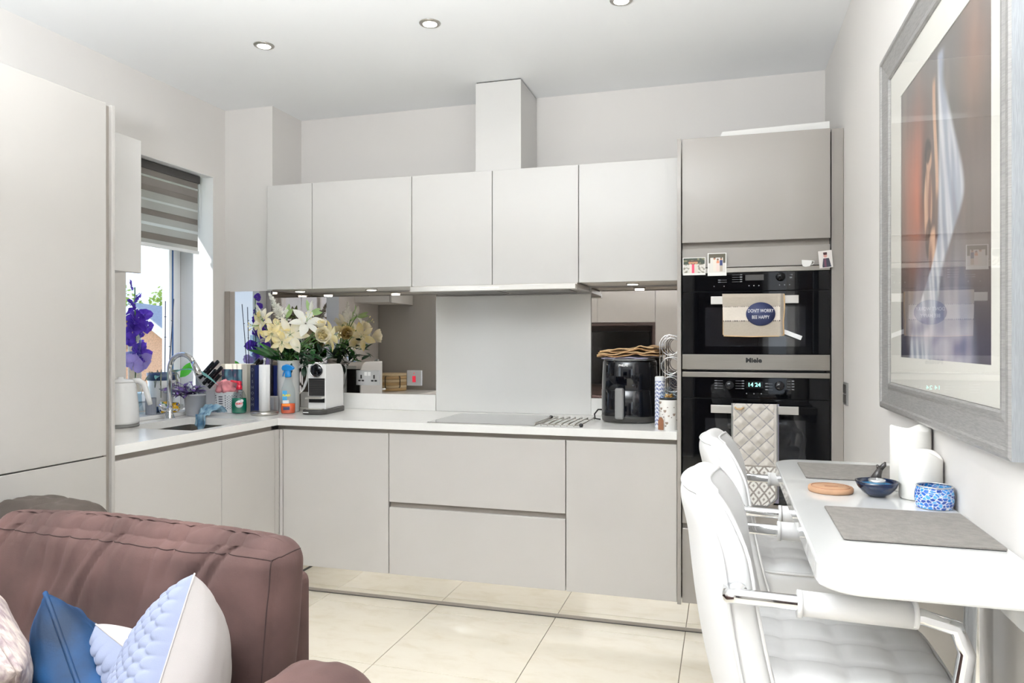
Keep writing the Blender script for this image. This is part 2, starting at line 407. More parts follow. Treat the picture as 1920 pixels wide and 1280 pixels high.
def window(name, axis, a0, a1, z0, z1, t0, t1, fw, bars=()):
    w = bpy.data.objects.new(name, None); col.objects.link(w); w['kind'] = 'structure'; WM[w.name] = Matrix()
    f = MB(); D = (lambda u0, u1, c0, c1, s=0: f.box(*((u0, u1, t0 + s, t1 - s) if axis == 'x' else (t0 + s, t1 - s, u0, u1)), c0, c1, .004, 1))
    D(a0, a0 + fw, z0, z1); D(a1 - fw, a1, z0, z1); D(a0 + fw, a1 - fw, z0, z0 + fw); D(a0 + fw, a1 - fw, z1 - fw, z1)
    for u in bars: D(u - fw * .5, u + fw * .5, z0 + fw, z1 - fw)
    f.build('frame', 'upvc', w)
    tm = (t0 + t1) / 2
    g = MB(); g.box(*((a0 + fw, a1 - fw, tm - .003, tm + .003) if axis == 'x' else (tm - .003, tm + .003, a0 + fw, a1 - fw)), z0 + fw, z1 - fw)
    g.build('pane', 'pane_glass', w)
    return w
w1 = window('window_1', 'y', 2.872, 3.50, .932, 2.243, -3.09, -3.02, .05)
# opening sash in front of the outer frame, with a blue gasket line
sa = MB()
for d in ((3.395, 3.45, .985, 2.19), (2.925, 2.975, .985, 2.19)): sa.box(-3.06, -3.005, d[0], d[1], d[2], d[3], .004, 1)
sa.box(-3.06, -3.005, 2.975, 3.395, .985, 1.035, .004, 1); sa.box(-3.06, -3.005, 2.975, 3.395, 2.14, 2.19, .004, 1)
sa.build('sash', 'upvc', w1)
bx('gasket', 'gasket', (-3.012, -3.0035, 3.412, 3.423, 1.03, 2.15), w1)
bx('window_sill', 'quartz', (-3.02, XL - .001, 2.872, 3.50, .9115, .931), w1, .002)
rv = MB(); rv.box(-3.02, XL, 3.4995, 3.5015, .932, 2.243); rv.box(-3.02, XL, 2.8705, 2.8725, .932, 2.243); rv.box(-3.02, XL, 2.873, 3.499, 2.2425, 2.2445)
rv.build('reveal', 'reveal_paint', w1)
window('window_2', 'x', .42, 1.88, .3, 2.35, -2.36, -2.28, .06, (1.15,))
window('window_3', 'y', -1.3, .2, .3, 2.35, -2.98, -2.9, .06, (-.55,))

# ================================================================== OUTSIDE
def outside():
    g = bx('ground', 'grass', (-80, 30, -20, 90, -3.6, -3.3)); g['kind'] = 'structure'
    A = Vector((-17.137, 17.903, 2.25)); e = Vector((-.4, .917, 0)); gdir = Vector((.917, .4, 0)); zz = Vector((0, 0, 1))
    h = thing('house', 'brick house with pale blue slate roof seen through the kitchen window', 'house', (A.x, A.y, -3.3))
    W, S, Ln = 4.4, .85, 14
    def Pt(g_, l, z): return A + gdir * g_ + e * l + Vector((0, 0, z))
    t = MB(); bm = t.bm
    pts = [(-W, -W * S), (0, 0), (W, -W * S), (W, -5.5), (-W, -5.5)]
    f1 = [bm.verts.new(Pt(a, 0, b)) for a, b in pts]; f2 = [bm.verts.new(Pt(a, Ln, b)) for a, b in pts]
    bm.faces.new(f1); bm.faces.new(f2[::-1])
    for i in range(5): bm.faces.new((f1[i], f1[(i + 1) % 5], f2[(i + 1) % 5], f2[i]))
    bmesh.ops.recalc_face_normals(bm, faces=bm.faces)
    t.build('wall', 'brick', h, w=True)
    for sgn in (1, -1):
        r = MB(); b2 = r.bm; o = .12
        q = [Pt(0, -.25, o), Pt(0, Ln + .25, o), Pt(sgn * (W + .4), Ln + .25, o - (W + .4) * S), Pt(sgn * (W + .4), -.25, o - (W + .4) * S)]
        lo = [b2.verts.new(p) for p in q]; hi = [b2.verts.new(p + Vector((0, 0, .12))) for p in q]
        b2.faces.new(lo); b2.faces.new(hi[::-1])
        for i in range(4): b2.faces.new((lo[i], lo[(i + 1) % 4], hi[(i + 1) % 4], hi[i]))
        bmesh.ops.recalc_face_normals(b2, faces=b2.faces); r.build('roof', 'roof_slate', h, w=True)
        bb = MB(); p0, p1 = Pt(0, -.3, .1), Pt(sgn * (W + .4), -.3, .1 - (W + .4) * S)
        b3 = bb.bm; vs = [b3.verts.new(p + Vector((0, 0, dz)) + e * de) for de in (0, .05) for p, dz in ((p0, -.2), (p1, -.2), (p1, .1), (p0, .1))]
        for f in ((0, 1, 2, 3), (7, 6, 5, 4), (0, 4, 5, 1), (1, 5, 6, 2), (2, 6, 7, 3), (3, 7, 4, 0)): b3.faces.new([vs[i] for i in f])
        bmesh.ops.recalc_face_normals(b3, faces=b3.faces); bb.build('barge_board', 'barge', h, w=True)
    rg = random.Random(3)
    for i, (x, y, z0, rr, lab) in enumerate(((-35.6, 34.5, 2.3, 2.5, 'pale green leafy tree left of the house roof ridge'), (-31.5, 37.4, 2.5, 2.5, 'yellow green leafy tree rising behind the middle of the roof'), (-27.6, 40.5, 2.3, 2.6, 'yellow green leafy tree behind the right end of the roof'))):
        t = thing('tree', lab, 'tree', (x, y, -3.3), group=None)
        MB().tube([(x, y, -3.3), (x + .1, y, -1), (x, y, z0)], [.25, .2, .1], 8).build('trunk', 'bark', t, w=True)
        lf = MB()
        for k in range(2200):
            v = Vector((rg.gauss(0, 1), rg.gauss(0, 1), rg.gauss(0, .8))); v.normalize(); v *= rr * (.45 + .55 * rg.random() ** .5) * (1 + .25 * nz(v.x * 2, v.y * 2, v.z * 2 + i))
            p = Vector((x, y, z0)) + v; a = Vector((rg.gauss(0, 1), rg.gauss(0, 1), rg.gauss(0, 1))).normalized(); b_ = a.orthogonal().normalized(); s_ = rg.uniform(.09, .2)
            vs = [lf.bm.verts.new(p + a * s_ * u + b_ * s_ * .6 * w_) for u, w_ in ((-1, 0), (0, -1), (1, 0), (0, 1))]; lf.bm.faces.new(vs)
        lf.build('foliage', 'tree_leaf', t, w=True, kind='stuff')
outside()

# ================================================================== KITCHEN UNITS
def wall_cabinet(label, doors, z0=1.60, z1=2.185, y0=3.55, lights=(), group='white wall cabinets'):
    x0, x1 = doors[0][0], doors[-1][1]
    c = thing('wall_cabinet', label, 'cabinet', ((x0 + x1) / 2, 3.72, z0), group=group)
    bx('carcass', 'carcass', (x0 + .001, x1 - .001, y0 + .02, YB - .002, z0 + .006, z1 - .002), c)
    for a, b in doors: bx('door', 'wall_unit_gloss', (a + .0018, b - .0018, y0, y0 + .018, z0, z1), c, .0018)
    for lx in lights:
        l = MB().lathe([(.030, -.004), (.033, -.004), (.034, 0), (.034, .003)], (lx, 3.733, z0 + .003), 24).build('cabinet_light', 'steel_bright', c, w=True)
        MB().lathe([(.001, -.0052), (.026, -.0052), (.027, -.003)], (lx, 3.733, z0 + .003), 20).build('lens', 'glow_cab', l, w=True)
        a = light('cabinet_lamp', 'AREA', (lx, 3.733, z0 - .008), (0, 0, 0), CABLIGHT, (1, .95, .86), shape='DISK', size=.05)
    return c
wall_cabinet('narrow white gloss wall cabinet at the left end over the lilies', [(-2.481, -2.192)], lights=(-2.383,))
wall_cabinet('wide white gloss wall cabinet left of the extractor, over the socket', [(-2.192, -1.594)], lights=(-1.922,))
wall_cabinet('two-door white gloss wall cabinet over the extractor hood', [(-1.594, -1.146), (-1.146, -.697)])
wall_cabinet('wide white gloss wall cabinet over the black air fryer', [(-.697, -.206)], lights=(-.453,))
# small wall unit beside the window, on the left wall
sc = thing('wall_cabinet', 'small white wall cabinet between fridge and window blind', 'cabinet', (-2.64, 2.44, 1.61))
bx('carcass', 'carcass', (XL + .001, -2.50, 2.230, 2.629, 1.616, 2.194), sc)
bx('door', 'wall_unit_gloss', (-2.498, -2.48, 2.230, 2.63, 1.61, 2.196), sc, .0018)
dk = thing('duct_cover', 'white gloss boxed extractor duct rising from wall cabinets to ceiling', 'duct', (-1.13, 3.74, 2.186))
bx('front_panel', 'wall_unit_gloss', (-1.245, -1.0, 3.575, 3.593, 2.187, ZC - .006), dk, .001)
bx('side_panel', 'wall_unit_gloss', (-1.018, -1.0, 3.594, YB - .002, 2.187, ZC - .006), dk, .001)
bx('side_panel', 'wall_unit_gloss', (-1.245, -1.227, 3.594, YB - .002, 2.187, ZC - .006), dk, .001)
bx('shadow_gap', 'dark_grey', (-1.24, -1.004, 3.58, YB - .004, ZC - .006, ZC - .001), dk)

def base_cabinet(label, x0, x1, fronts, group='grey gloss base cabinets'):
    c = thing('base_cabinet', label, 'cabinet', ((x0 + x1) / 2, 3.6, .15), group=group)
    bx('carcass', 'carcass', (x0 + .001, x1 - .001, 3.361, YB - .03, .155, .80), c)
    bx('handle_channel', 'channel', (x0, x1, 3.3205, 3.36, .80, .8745), c)
    for nm, z0, z1 in fronts:
        bx(nm, 'door_gloss', (x0 + .002, x1 - .002, 3.30, 3.32, z0, z1), c, .0018)
    if len(fronts) > 1: bx('handle_channel', 'channel', (x0, x1, 3.3215, 3.359, .44, .54), c)
    return c
base_cabinet('single-door grey gloss base cabinet next to the inner worktop corner', -2.209, -1.605, [('door', .155, .852)])
base_cabinet('wide two-drawer grey gloss base cabinet under the hob', -1.605, -.708, [('drawer', .155, .487), ('drawer', .513, .852)])
base_cabinet('single-door grey gloss base cabinet left of the ovens', -.708, -.204, [('door', .155, .852)])
cp = thing('corner_post', 'narrow grey gloss filler post in the inner corner of base cabinets', 'filler', (-2.23, 3.3, .15))
bx('post_panel', 'door_gloss', (-2.229, -2.211, 3.30, 3.32, .155, .852), cp, .001); bx('post_panel', 'door_gloss', (-2.25, -2.2305, 3.262, 3.30, .155, .852), cp, .001)
bx('handle_channel', 'channel', (-2.2515, -2.21, 3.3205, 3.36, .80, .8745), cp)
def left_cabinet(label, y0, y1):
    c = thing('base_cabinet', label, 'cabinet', (-2.52, (y0 + y1) / 2, .15), group='grey gloss base cabinets')
    bx('carcass', 'carcass', (XL + .03, -2.30, y0 + .001, y1 - .001, .155, .69), c)
    bx('handle_channel', 'channel', (-2.30, -2.2515, y0, y1, .79, .8745), c)
    bx('door', 'door_gloss', (-2.25, -2.23, y0 + .002, y1 - .002, .155, .852), c, .0018)
left_cabinet('wide grey gloss base cabinet under the sink, beside the fridge', 2.231, 2.848)
left_cabinet('narrower grey gloss base cabinet right of the sink cabinet', 2.848, 3.26)
pl = thing('plinth', 'mirror-polished steel plinth under the back row of base cabinets', 'plinth', (-1.2, 3.38, 0))
bx('plinth_board', 'plinth_steel', (-2.19, .45, 3.375, 3.39, .006, .153), pl); bx('shade_strip', 'channel', (-2.19, .45, 3.3738, 3.3752, .004, .018), pl); bx('seal_bead', 'dark_grey', (-2.19, .45, 3.3725, 3.3755, .0005, .004), pl)  # the grey strip paints the shade band where plinth meets floor
pl2 = thing('plinth', 'mirror-polished steel plinth under the sink row of base cabinets', 'plinth', (-2.31, 2.7, 0))
bx('plinth_board', 'plinth_steel', (-2.32, -2.305, 2.231, 3.37, .006, .153), pl2); bx('shade_strip', 'dark_grey', (-2.305, -2.3035, 2.231, 3.37, .0005, .012), pl2)  # dark strip put in place of shade at the plinth foot

# fridge housing on the left
fr = thing('tall_fridge_cabinet', 'tall grey gloss fridge-freezer cabinet on the left beside the worktop', 'cabinet', (-2.5, 1.9, 0))
bx('carcass', 'carcass', (XL + .005, -2.245, 1.59, 2.188, .15, 2.195), fr)
bx('plinth_board', 'plinth_steel', (-2.32, -2.30, 1.59, 2.224, .002, .15), fr)
bx('door', 'fridge_gloss', (-2.24, -2.22, 1.59, 2.185, .884, 2.2), fr, .0018, label='tall upper fridge door')
bx('door', 'fridge_gloss', (-2.24, -2.22, 1.59, 2.185, .153, .879), fr, .0018, label='lower freezer door')
bx('handle_channel', 'channel', (-2.244, -2.236, 2.188, 2.212, .15, 2.197), fr)
bx('end_panel', 'fridge_gloss', (XL + .005, -2.222, 2.212, 2.227, 0.002, 2.2), fr, .001)

# worktop, sink
wt = thing('worktop', 'white quartz L-shaped worktop with sink cut-out and hob', 'worktop', (-2.2, 3.3, .875))
SX0, SX1, SY0, SY1 = -2.70, -2.285, 2.72, 3.20
b = MB()
for d in ((XL + .001, SX0, 2.230, 3.28), (SX1, -2.23, 2.230, 3.28), (SX0, SX1, 2.230, SY0), (SX0, SX1, SY1, 3.28)): b.box(*d, .875, .911)
b.box(XL + .001, -2.484, 3.28, 3.594, .875, .911); b.box(-2.484, -2.23, 3.28, 3.6, .875, .911)
bmesh.ops.remove_doubles(b.bm, verts=b.bm.verts, dist=1e-5)
b.build('sink_run_slab', 'quartz', wt, w=True)
MB().box(-2.2285, -.204, 3.28, YB - .002, .875, .911, .0012, 1).build('back_run_slab', 'quartz', wt, w=True)
bx('corner_slab', 'quartz', (-2.474, -2.23, 3.6005, YB - .002, .875, .911), wt)
for nm, d in (('upstand', (-2.474, -1.593, 3.88, YB - .001, .9115, 1.003)), ('upstand', (-.693, -.206, 3.88, YB - .001, .9115, 1.003))):
    u = thing('upstand', 'white quartz upstand below the %s mirrored splashback' % ('long left' if d[0] < -2 else 'right-hand'), 'upstand', ((d[0] + d[1]) / 2, 3.89, .9115)); bx('strip', 'quartz', d, u, .001)
sk = thing('sink', 'stainless steel undermount sink bowl below the window', 'sink', (-2.49, 2.96, .70))
b = MB(); th = .004; o_ = .004
b.box(SX0 - o_, SX1 + o_, SY0 - o_, SY1 + o_, .70, .70 + th); b.box(SX0 - o_ - th, SX0 - o_, SY0 - o_, SY1 + o_, .70, .8745); b.box(SX1 + o_, SX1 + o_ + th, SY0 - o_, SY1 + o_, .70, .8745)
b.box(SX0 - o_, SX1 + o_, SY0 - o_ - th, SY0 - o_, .70, .8745); b.box(SX0 - o_, SX1 + o_, SY1 + o_, SY1 + o_ + th, .70, .8745)
b.build('bowl', 'steel', sk, w=True)
MB().lathe([(.002, .0045), (.03, .0045), (.042, .008), (.045, .0045)], (-2.49, 2.96, .70), 20).build('drain', 'chrome', sk, w=True)
tp = thing('kitchen_tap', 'chrome swan-neck kitchen tap behind the sink', 'tap', (-2.745, 3.10, .911))
MB().lathe([(.026, 0), (.026, .006), (.017, .03), (.0145, .06)], (-2.745, 3.10, .911), 20).build('base', 'chrome', tp, w=True)
pts = [(-2.745, 3.10, .96), (-2.745, 3.10, 1.165)] + [(-2.745 + .078 - .078 * math.cos(a), 3.10, 1.165 + .078 * math.sin(a)) for a in [R(k) for k in range(10, 156, 10)]]
MB().tube(pts, .0125, 14).build('spout', 'chrome', tp, w=True)
e = Vector(pts[-1]); MB().tube([e, e + Vector((.02, 0, -.035)), e + Vector((.036, 0, -.068))], [.0135, .0165, .0175], 14).build('spray_head', 'chrome', tp, w=True)
MB().tube([(-2.745, 3.10, .955), (-2.745, 3.05, .965), (-2.742, 3.03, .99)], [.012, .009, .006], 10).build('lever', 'chrome', tp, w=True)

# splashbacks
def panel(label, m, d, cat='splashback', nm='splashback'):
    t = thing(nm, label, cat, ((d[0] + d[1]) / 2, (d[2] + d[3]) / 2, d[4])); bx('glass_panel', m, d, t, .0008); return t
s1 = panel('long tinted mirror splashback behind the flowers and coffee machine', 'mirror_tint', (-2.474, -1.593, 3.89, YB - .001, 1.0035, 1.598))
s2 = panel('tinted mirror splashback panel behind the black air fryer', 'mirror_tint', (-.693, -.206, 3.89, YB - .001, 1.0035, 1.598))
s3 = panel('tinted mirror panel on the boxed corner beside the window', 'mirror_tint', (-2.762, -2.484, 3.5965, 3.6045, .9115, 1.598))
bx('edge_trim', 'channel', (-2.797, -2.763, 3.596, 3.6045, .9115, 1.6), s3)
s4 = panel('narrow tinted mirror strip on the side of the boxed corner', 'mirror_side', (-2.4815, -2.475, 3.598, 3.888, .912, 1.598))
panel('plain white glass splashback behind the hob', 'white_glass', (-1.591, -.695, 3.885, YB - .001, .9115, 1.566))
# extractor
hd = thing('extractor_hood', 'slim steel extractor hood under the middle wall cabinet', 'extractor hood', (-1.13, 3.7, 1.56))
bx('body', 'steel', (-1.575, -.70, 3.53, 3.88, 1.575, 1.599), hd, .001)
bx('front_lip', 'steel_bright', (-1.575, -.70, 3.485, 3.53, 1.566, 1.592), hd, .002)
bx('control_strip', 'print_white', (-1.19, -1.09, 3.4842, 3.4852, 1.578, 1.584), hd)
for x in (-1.50, -1.12): bx('filter', 'mid_grey', (x, x + .36, 3.55, 3.84, 1.571, 1.5755), hd, .001)
# hob
hb = thing('induction_hob', 'flush black glass induction hob in the white worktop', 'hob', (-1.13, 3.54, .911))
bx('frame', 'steel', (-1.405, -.862, 3.305, 3.775, .9112, .9135), hb, .0008); bx('glass_top', 'hob_glass', (-1.402, -.865, 3.308, 3.772, .9136, .9152), hb, .0006)

# ------------------------------------------------------------------ oven tower
tw = thing('oven_tower', 'tall grey gloss oven housing cabinet beside the right wall', 'cabinet', (.13, 3.6, 0))
bx('side_panel', 'tower_gloss_shaded', (-.2035, -.187, 3.28, YB - .002, .153, 2.2), tw, .001)
bx('carcass', 'carcass', (-.186, .44, 3.45, YB - .002, .16, 2.195), tw)
bx('upper_door', 'tower_gloss_shaded', (-.183, .421, 3.29, 3.31, 1.742, 2.2), tw, .0018)
bx('handle_channel', 'channel', (-.183, .421, 3.3225, 3.35, 1.64, 1.76), tw)
bx('filler_panel', 'tower_gloss_shaded', (-.183, .421, 3.30, 3.32, 1.632, 1.717), tw, .0015)
bx('right_filler', 'tower_gloss_shaded', (.427, .4735, 3.305, 3.325, .153, 2.2), tw, .001)
bx('back_strip', 'dark_grey', (.41, .44, 3.33, 3.345, .16, 2.195), tw)
bx('drawer', 'tower_gloss_shaded', (-.183, .421, 3.30, 3.32, .507, .571), tw, .0015)
bx('drawer', 'tower_gloss_shaded', (-.183, .421, 3.30, 3.32, .155, .485), tw, .0018)
bx('handle_channel', 'channel', (-.183, .421, 3.3225, 3.35, .44, .53), tw)
def oven(label, zt, zg, zsplit, zb, zsteel0, zsteel1, hz, win, name='oven'):
    o = thing(name, label, 'oven', (.12, 3.4, zb))
    bx('body', 'black_plastic', (-.181, .419, 3.325, 3.44, zsteel0 if zsteel0 < zb else zb, zt), o)
    bx('top_trim', 'steel_trim', (-.182, .420, 3.293, 3.32, zg, zt), o, .0012)
    bx('control_panel', 'black_glass', (-.181, .419, 3.296, 3.318, zsplit + .0015, zg - .001), o, .0008)
    d = bx('door', 'black_glass', (-.181, .419, 3.296, 3.318, zb, zsplit - .0015), o, .0008)
    bx('window_print', 'dark_glass', (-.085, .325, 3.2952, 3.2958, win[0], win[1]), d)
    h = bx('handle', 'steel_bright', (-.06, .294, 3.252, 3.262, hz, hz + .034), d, .0015)
    bx('handle_post', 'steel_bright', (-.04, -.022, 3.262, 3.2955, hz + .008, hz + .026), d); bx('handle_post', 'steel_bright', (.256, .274, 3.262, 3.2955, hz + .008, hz + .026), d)
    bx('bottom_trim', 'steel_trim', (-.182, .420, 3.292, 3.318, zsteel0, zsteel1), o, .0012)
    return o
mat('dark_glass', (24, 26, 30), .05, noise_amt=.02, coat=.5, coat_rough=.01)
co = oven('compact black glass oven with steel base strip, upper of the two', 1.628, 1.608, 1.526, 1.254, 1.187, 1.2525, 1.469, (1.288, 1.458), 'compact_oven')
text('Miele', .027, 'print_black', co, frontal(.117, 3.2915, 1.2275), bold=.0012, xs=1.12)
bx('display', 'print_grey_dark' if 'print_grey_dark' in M else 'dark_grey', (.083, .158, 3.2952, 3.2958, 1.572, 1.596), co)
def dial_lines(o, x0, z0, n, w_, dz, tx):
    b = MB()
    for k in range(n): b.box(x0, x0 + w_, 3.2954, 3.2958, z0 - k * dz, z0 - k * dz + .0012)
    for k in range(n): b.box(tx, tx + .01, 3.2954, 3.2958, z0 - k * dz - .001, z0 - k * dz + .003)
    b.build('control_marks', 'print_grey', o, w=True)
dial_lines(co, .028, 1.596, 4, .03, .0098, .06); dial_lines(co, -.022, 1.575, 2, .028, .009, -.03)
dial_lines(co, .262, 1.592, 2, .006, .012, .262)
for x, z in ((-.047, 1.549), (-.005, 1.549), (.098, 1.549), (.118, 1.549), (.138, 1.549), (.222, 1.55), (.242, 1.55), (.262, 1.55)): MB().lathe([(.0005, 0), (.0028, 0), (.0026, .0008)], (0, 0, 0), 10, mtx=T(x, 3.2958, z) @ Matrix.Rotation(R(90), 4, 'X')).build('button', 'print_grey', co, w=True)
MB().lathe([(.019, 0), (.0195, .004), (.017, .012), (.001, .0125)], (0, 0, 0), 24, mtx=T(.226, 3.296, 1.585) @ Matrix.Rotation(R(90), 4, 'X')).build('knob', 'black_glass', co, w=True)
ov = oven('black glass single oven with clock display, lower of the two', 1.176, 1.154, 1.062, .614, .574, .6125, 1.002, (.68, .975))
for x in (.018, .222):
    MB().lathe([(.0195, 0), (.02, .004), (.0175, .014), (.001, .0145)], (0, 0, 0), 24, mtx=T(x, 3.296, 1.12) @ Matrix.Rotation(R(90), 4, 'X')).build('knob', 'black_gloss', ov, w=True)
bx('display', 'tv_screen', (.083, .155, 3.2952, 3.2958, 1.108, 1.137), ov)
text('14 24', .0235, 'clock_led', ov, frontal(.119, 3.2951, 1.1225), depth=.0002, bold=.0004)
dial_lines(ov, -.04, 1.138, 4, .03, .011, -.045); dial_lines(ov, .042, 1.138, 4, .03, .011, .068); dial_lines(ov, .172, 1.128, 3, .022, .013, .164); dial_lines(ov, .252, 1.14, 4, .014, .012, .27)
for x in (.088, .118, .148): MB().lathe([(.0005, 0), (.0025, 0), (.0024, .0008)], (0, 0, 0), 10, mtx=T(x, 3.2958, 1.085) @ Matrix.Rotation(R(90), 4, 'X')).build('button', 'print_grey', ov, w=True)
bd = thing('board', 'off-white board lying on top of the oven tower', 'board', (.2, 3.5, 2.2))
MB().prism([(-.03, 2.2), (-.012, 2.232), (.424, 2.243), (.424, 2.2)], .02, mtx=frontal(0, 3.36, 0) @ T(0, 0, -.0)).build('panel', 'carcass', bd, w=True)
# ================================================================== SMALL THINGS
TC = Vector((.56, -.83, 0)).normalized()
UP = Vector((0, 0, 1))
def leaf(name, m, parent, base, d, n, L, W, bend=0, cup=.25, nseg=6, peak=.45, mb=None):
    base = Vector(base); d = Vector(d).normalized(); n = Vector(n); n = (n - d * n.dot(d)).normalized(); s = d.cross(n)
    def fn(u, v):
        t = u; x = (v - .5) * 2
        w = W * .5 * max(.04, (math.sin(PI * t ** (math.log(.5) / math.log(peak))) ** .8 if 0 < t < 1 else 0))
        return base + d * L * t * (1 - .25 * abs(bend) * t) + n * (bend * L * t * t) + s * (x * w) + n * (cup * w * x * x)
    if mb is not None: return mb.grid(nseg, 4, fn)
    return MB().grid(nseg, 4, fn).build(name, m, parent, w=True)
def simple(name, label, cat, loc, group=None, rz=0): return thing(name, label, cat, loc, rz, group)
Z0 = .9112
# ---- air fryer
af = simple('air_fryer', 'black glossy air fryer with grey handle near the hob', 'air fryer', (-.46, 3.67, Z0))
def squircle(r, z, a, e=.82):
    c, s = math.cos(a), math.sin(a); q = (abs(c) ** (2 / e) + abs(s) ** (2 / e)) ** (-e / 2) if False else 1 + .045 * (1 - abs(math.cos(2 * a)))
    return Vector((-.46 + r * q * c, 3.67 + r * q * s, Z0 + z))
def sq_body(prof, name, m, par):
    n = len(prof) - 1
    return MB().grid(56, n, lambda u, v: squircle(*prof[round(v * n)], 2 * PI * u), closed_u=True).build(name, m, par, w=True)
sq_body([(.02, .001), (.128, .001), (.136, .006), (.14, .03), (.139, .034)], 'base', 'dark_grey', af)
sq_body([(.139, .03), (.1395, .035), (.139, .158), (.137, .161)], 'drawer', 'black_gloss', af)
sq_body([(.137, .1615), (.139, .164), (.133, .295), (.128, .306), (.12, .309), (.02, .309)], 'body', 'black_gloss', af)
sq_body([(.128, .3055), (.1285, .308), (.124, .3112), (.11, .312), (.02, .312)], 'lid_ring', 'mid_grey', af)
h = MB(); h.box(-.021, .021, -.022, .012, -.075, .075, .009, 3); h.build('handle', 'mid_grey', af).matrix_local = T(-.030, -.146, .098)
text('PHILIPS', .0135, 'print_white', af, frontal(-.475, 3.5355, 1.193) @ Matrix.Rotation(R(-2), 4, 'X'), bold=.0006)
MB().tube([(-.60, 3.70, Z0 + .05), (-.625, 3.70, Z0 + .05), (-.640, 3.68, Z0 + .028), (-.633, 3.66, Z0 + .008), (-.605, 3.655, Z0 + .005)], .004, 8).build('power_cable', 'black_plastic', af, w=True)
# ---- folded cloth on top
ct = simple('folded_cloth', 'crumpled tan cloth folded on top of the black air fryer', 'cloth', (-.46, 3.66, 1.2236))
def layer(i, z, x0, x1, y0, y1, m, amp, ph):
    def fn(u, v):
        x = x0 + (x1 - x0) * u + .006 * nz(v * 3, i * 2.3, 5); y = y0 + (y1 - y0) * v
        e = amp * (math.exp(-((u - .62 - .03 * i) / .09) ** 2) * 1.5 + .35 * math.sin(u * 15 + ph) + nz(u * 4 + i * 1.3, v * 2, 4) * .8 + .5) * (1 - .5 * v)
        if u < .06: e -= .006 * (1 - u / .06)
        return Vector((x, y + .010 * nz(u * 4, i, 2) + .006 * math.sin(u * 20 + i * 2), z + max(0, e) + .018 * u * i / 5))
    MB().grid(44, 12, fn, thick=-.0055).build('fold', m, ct, w=True)
layer(0, 1.2238, -.585, -.36, 3.56, 3.76, 'lilac_cloth', .002, 0)
for i, (m, a) in enumerate((('tan_cloth_dark', .009), ('tan_cloth', .0085), ('tan_cloth_dark', .008), ('tan_cloth', .007))):
    layer(i + 1, 1.230 + i * .0095, -.605 + .004 * i, -.312 - .006 * i, 3.545 + .004 * i, 3.77, m, a, i * .5)
# ---- chrome bottle rack
br = simple('bottle_rack', 'chrome wire bottle rack with stacked rings beside the oven tower', 'rack', (-.257, 3.68, Z0))
for y in (3.60, 3.76):
    MB().tube([(-.306, y, Z0 + .003), (-.306, y, 1.29)] + [(-.257 - .049 * math.cos(a), y, 1.292 + .049 * math.sin(a)) for a in [R(k) for k in range(15, 181, 15)]] + [(-.208, y, Z0 + .003)], .0032, 8).build('upright_hoop', 'chrome', br, w=True)
    for z in (1.285, 1.19, 1.095, 1.0):
        MB().tube([(-.257 + .042 * math.cos(2 * PI * k / 28), y, z + .042 * math.sin(2 * PI * k / 28)) for k in range(28)], .0026, 7, closed=True).build('ring', 'chrome', br, w=True)
for x, z in ((-.306, .93), (-.208, .93), (-.306, 1.2), (-.208, 1.2)): MB().tube([(x, 3.60, z), (x, 3.76, z)], .0026, 7).build('cross_wire', 'chrome', br, w=True)
# ---- blue patterned roll
def blue_pat(u, v):
    k = math.sin(u * 75) * math.sin(v * 80 + 3 * math.sin(u * 38)) + .15 * nz(u * 30, v * 30)
    return lin((40, 70, 150)) if k > .25 and .04 < v < .93 else lin((236, 238, 244))
rl = simple('patterned_tube', 'tall white tube with blue pattern between air fryer and heart jar', 'tube', (-.292, 3.445, Z0))
MB().grid(120, 130, lambda u, v: Vector((-.292 + .0235 * math.cos(2 * PI * u), 3.445 + .0235 * math.sin(2 * PI * u), Z0 + .232 * v)), blue_pat, closed_u=True).build('sleeve', 'glazed_print', rl, w=True)
MB().lathe([(.001, .228), (.0225, .228), (.0232, .2322), (.019, .236), (.001, .236)], (-.292, 3.445, Z0), 24).build('cap', 'white_plastic', rl, w=True)
# ---- heart jar
HRT = [(random.Random(i * 7 + 1).random(), .1 + .8 * random.Random(i * 13 + 5).random(), random.Random(i).choice((.055, .035, .022, .022))) for i in range(75)]
def hearts(u, v):
    for a, b_, s_ in HRT:
        dx = ((u - a + .5) % 1 - .5) * .264 / .14; dy = v - b_
        if abs(dx) < s_ * 1.4 and abs(dy) < s_ * 1.4:
            x, y = dx / s_, dy / s_ * 1.05 + .1
            if (x * x + y * y - .6) ** 3 - x * x * y * y * y * 1.2 < 0: return lin((148, 130, 116)) if s_ > .03 else lin((120, 104, 96))
    return lin((240, 238, 234))
hj = simple('heart_jar', 'white candle jar printed with grey hearts beside the oven tower', 'jar', (-.247, 3.365, Z0))
MB().grid(150, 90, lambda u, v: Vector((-.247 + .042 * math.cos(2 * PI * u), 3.365 + .042 * math.sin(2 * PI * u), Z0 + .135 * v)), hearts, closed_u=True).build('jar_body', 'glazed_print', hj, w=True)
MB().lathe([(.001, .0005), (.0419, .0005), (.0419, .002)], (-.247, 3.365, Z0), 30).build('base', 'white_ceramic', hj, w=True)
MB().lathe([(.0415, .135), (.0425, .137), (.0415, .139), (.001, .139)], (-.247, 3.365, Z0), 30).build('rim', 'print_black', hj, w=True)
MB().lathe([(.039, .139), (.039, .155), (.032, .17), (.016, .177), (.012, .183), (.014, .19), (.001, .194)], (-.247, 3.365, Z0), 28).build('lid', 'clear_glass', hj, w=True)
bw = MB()
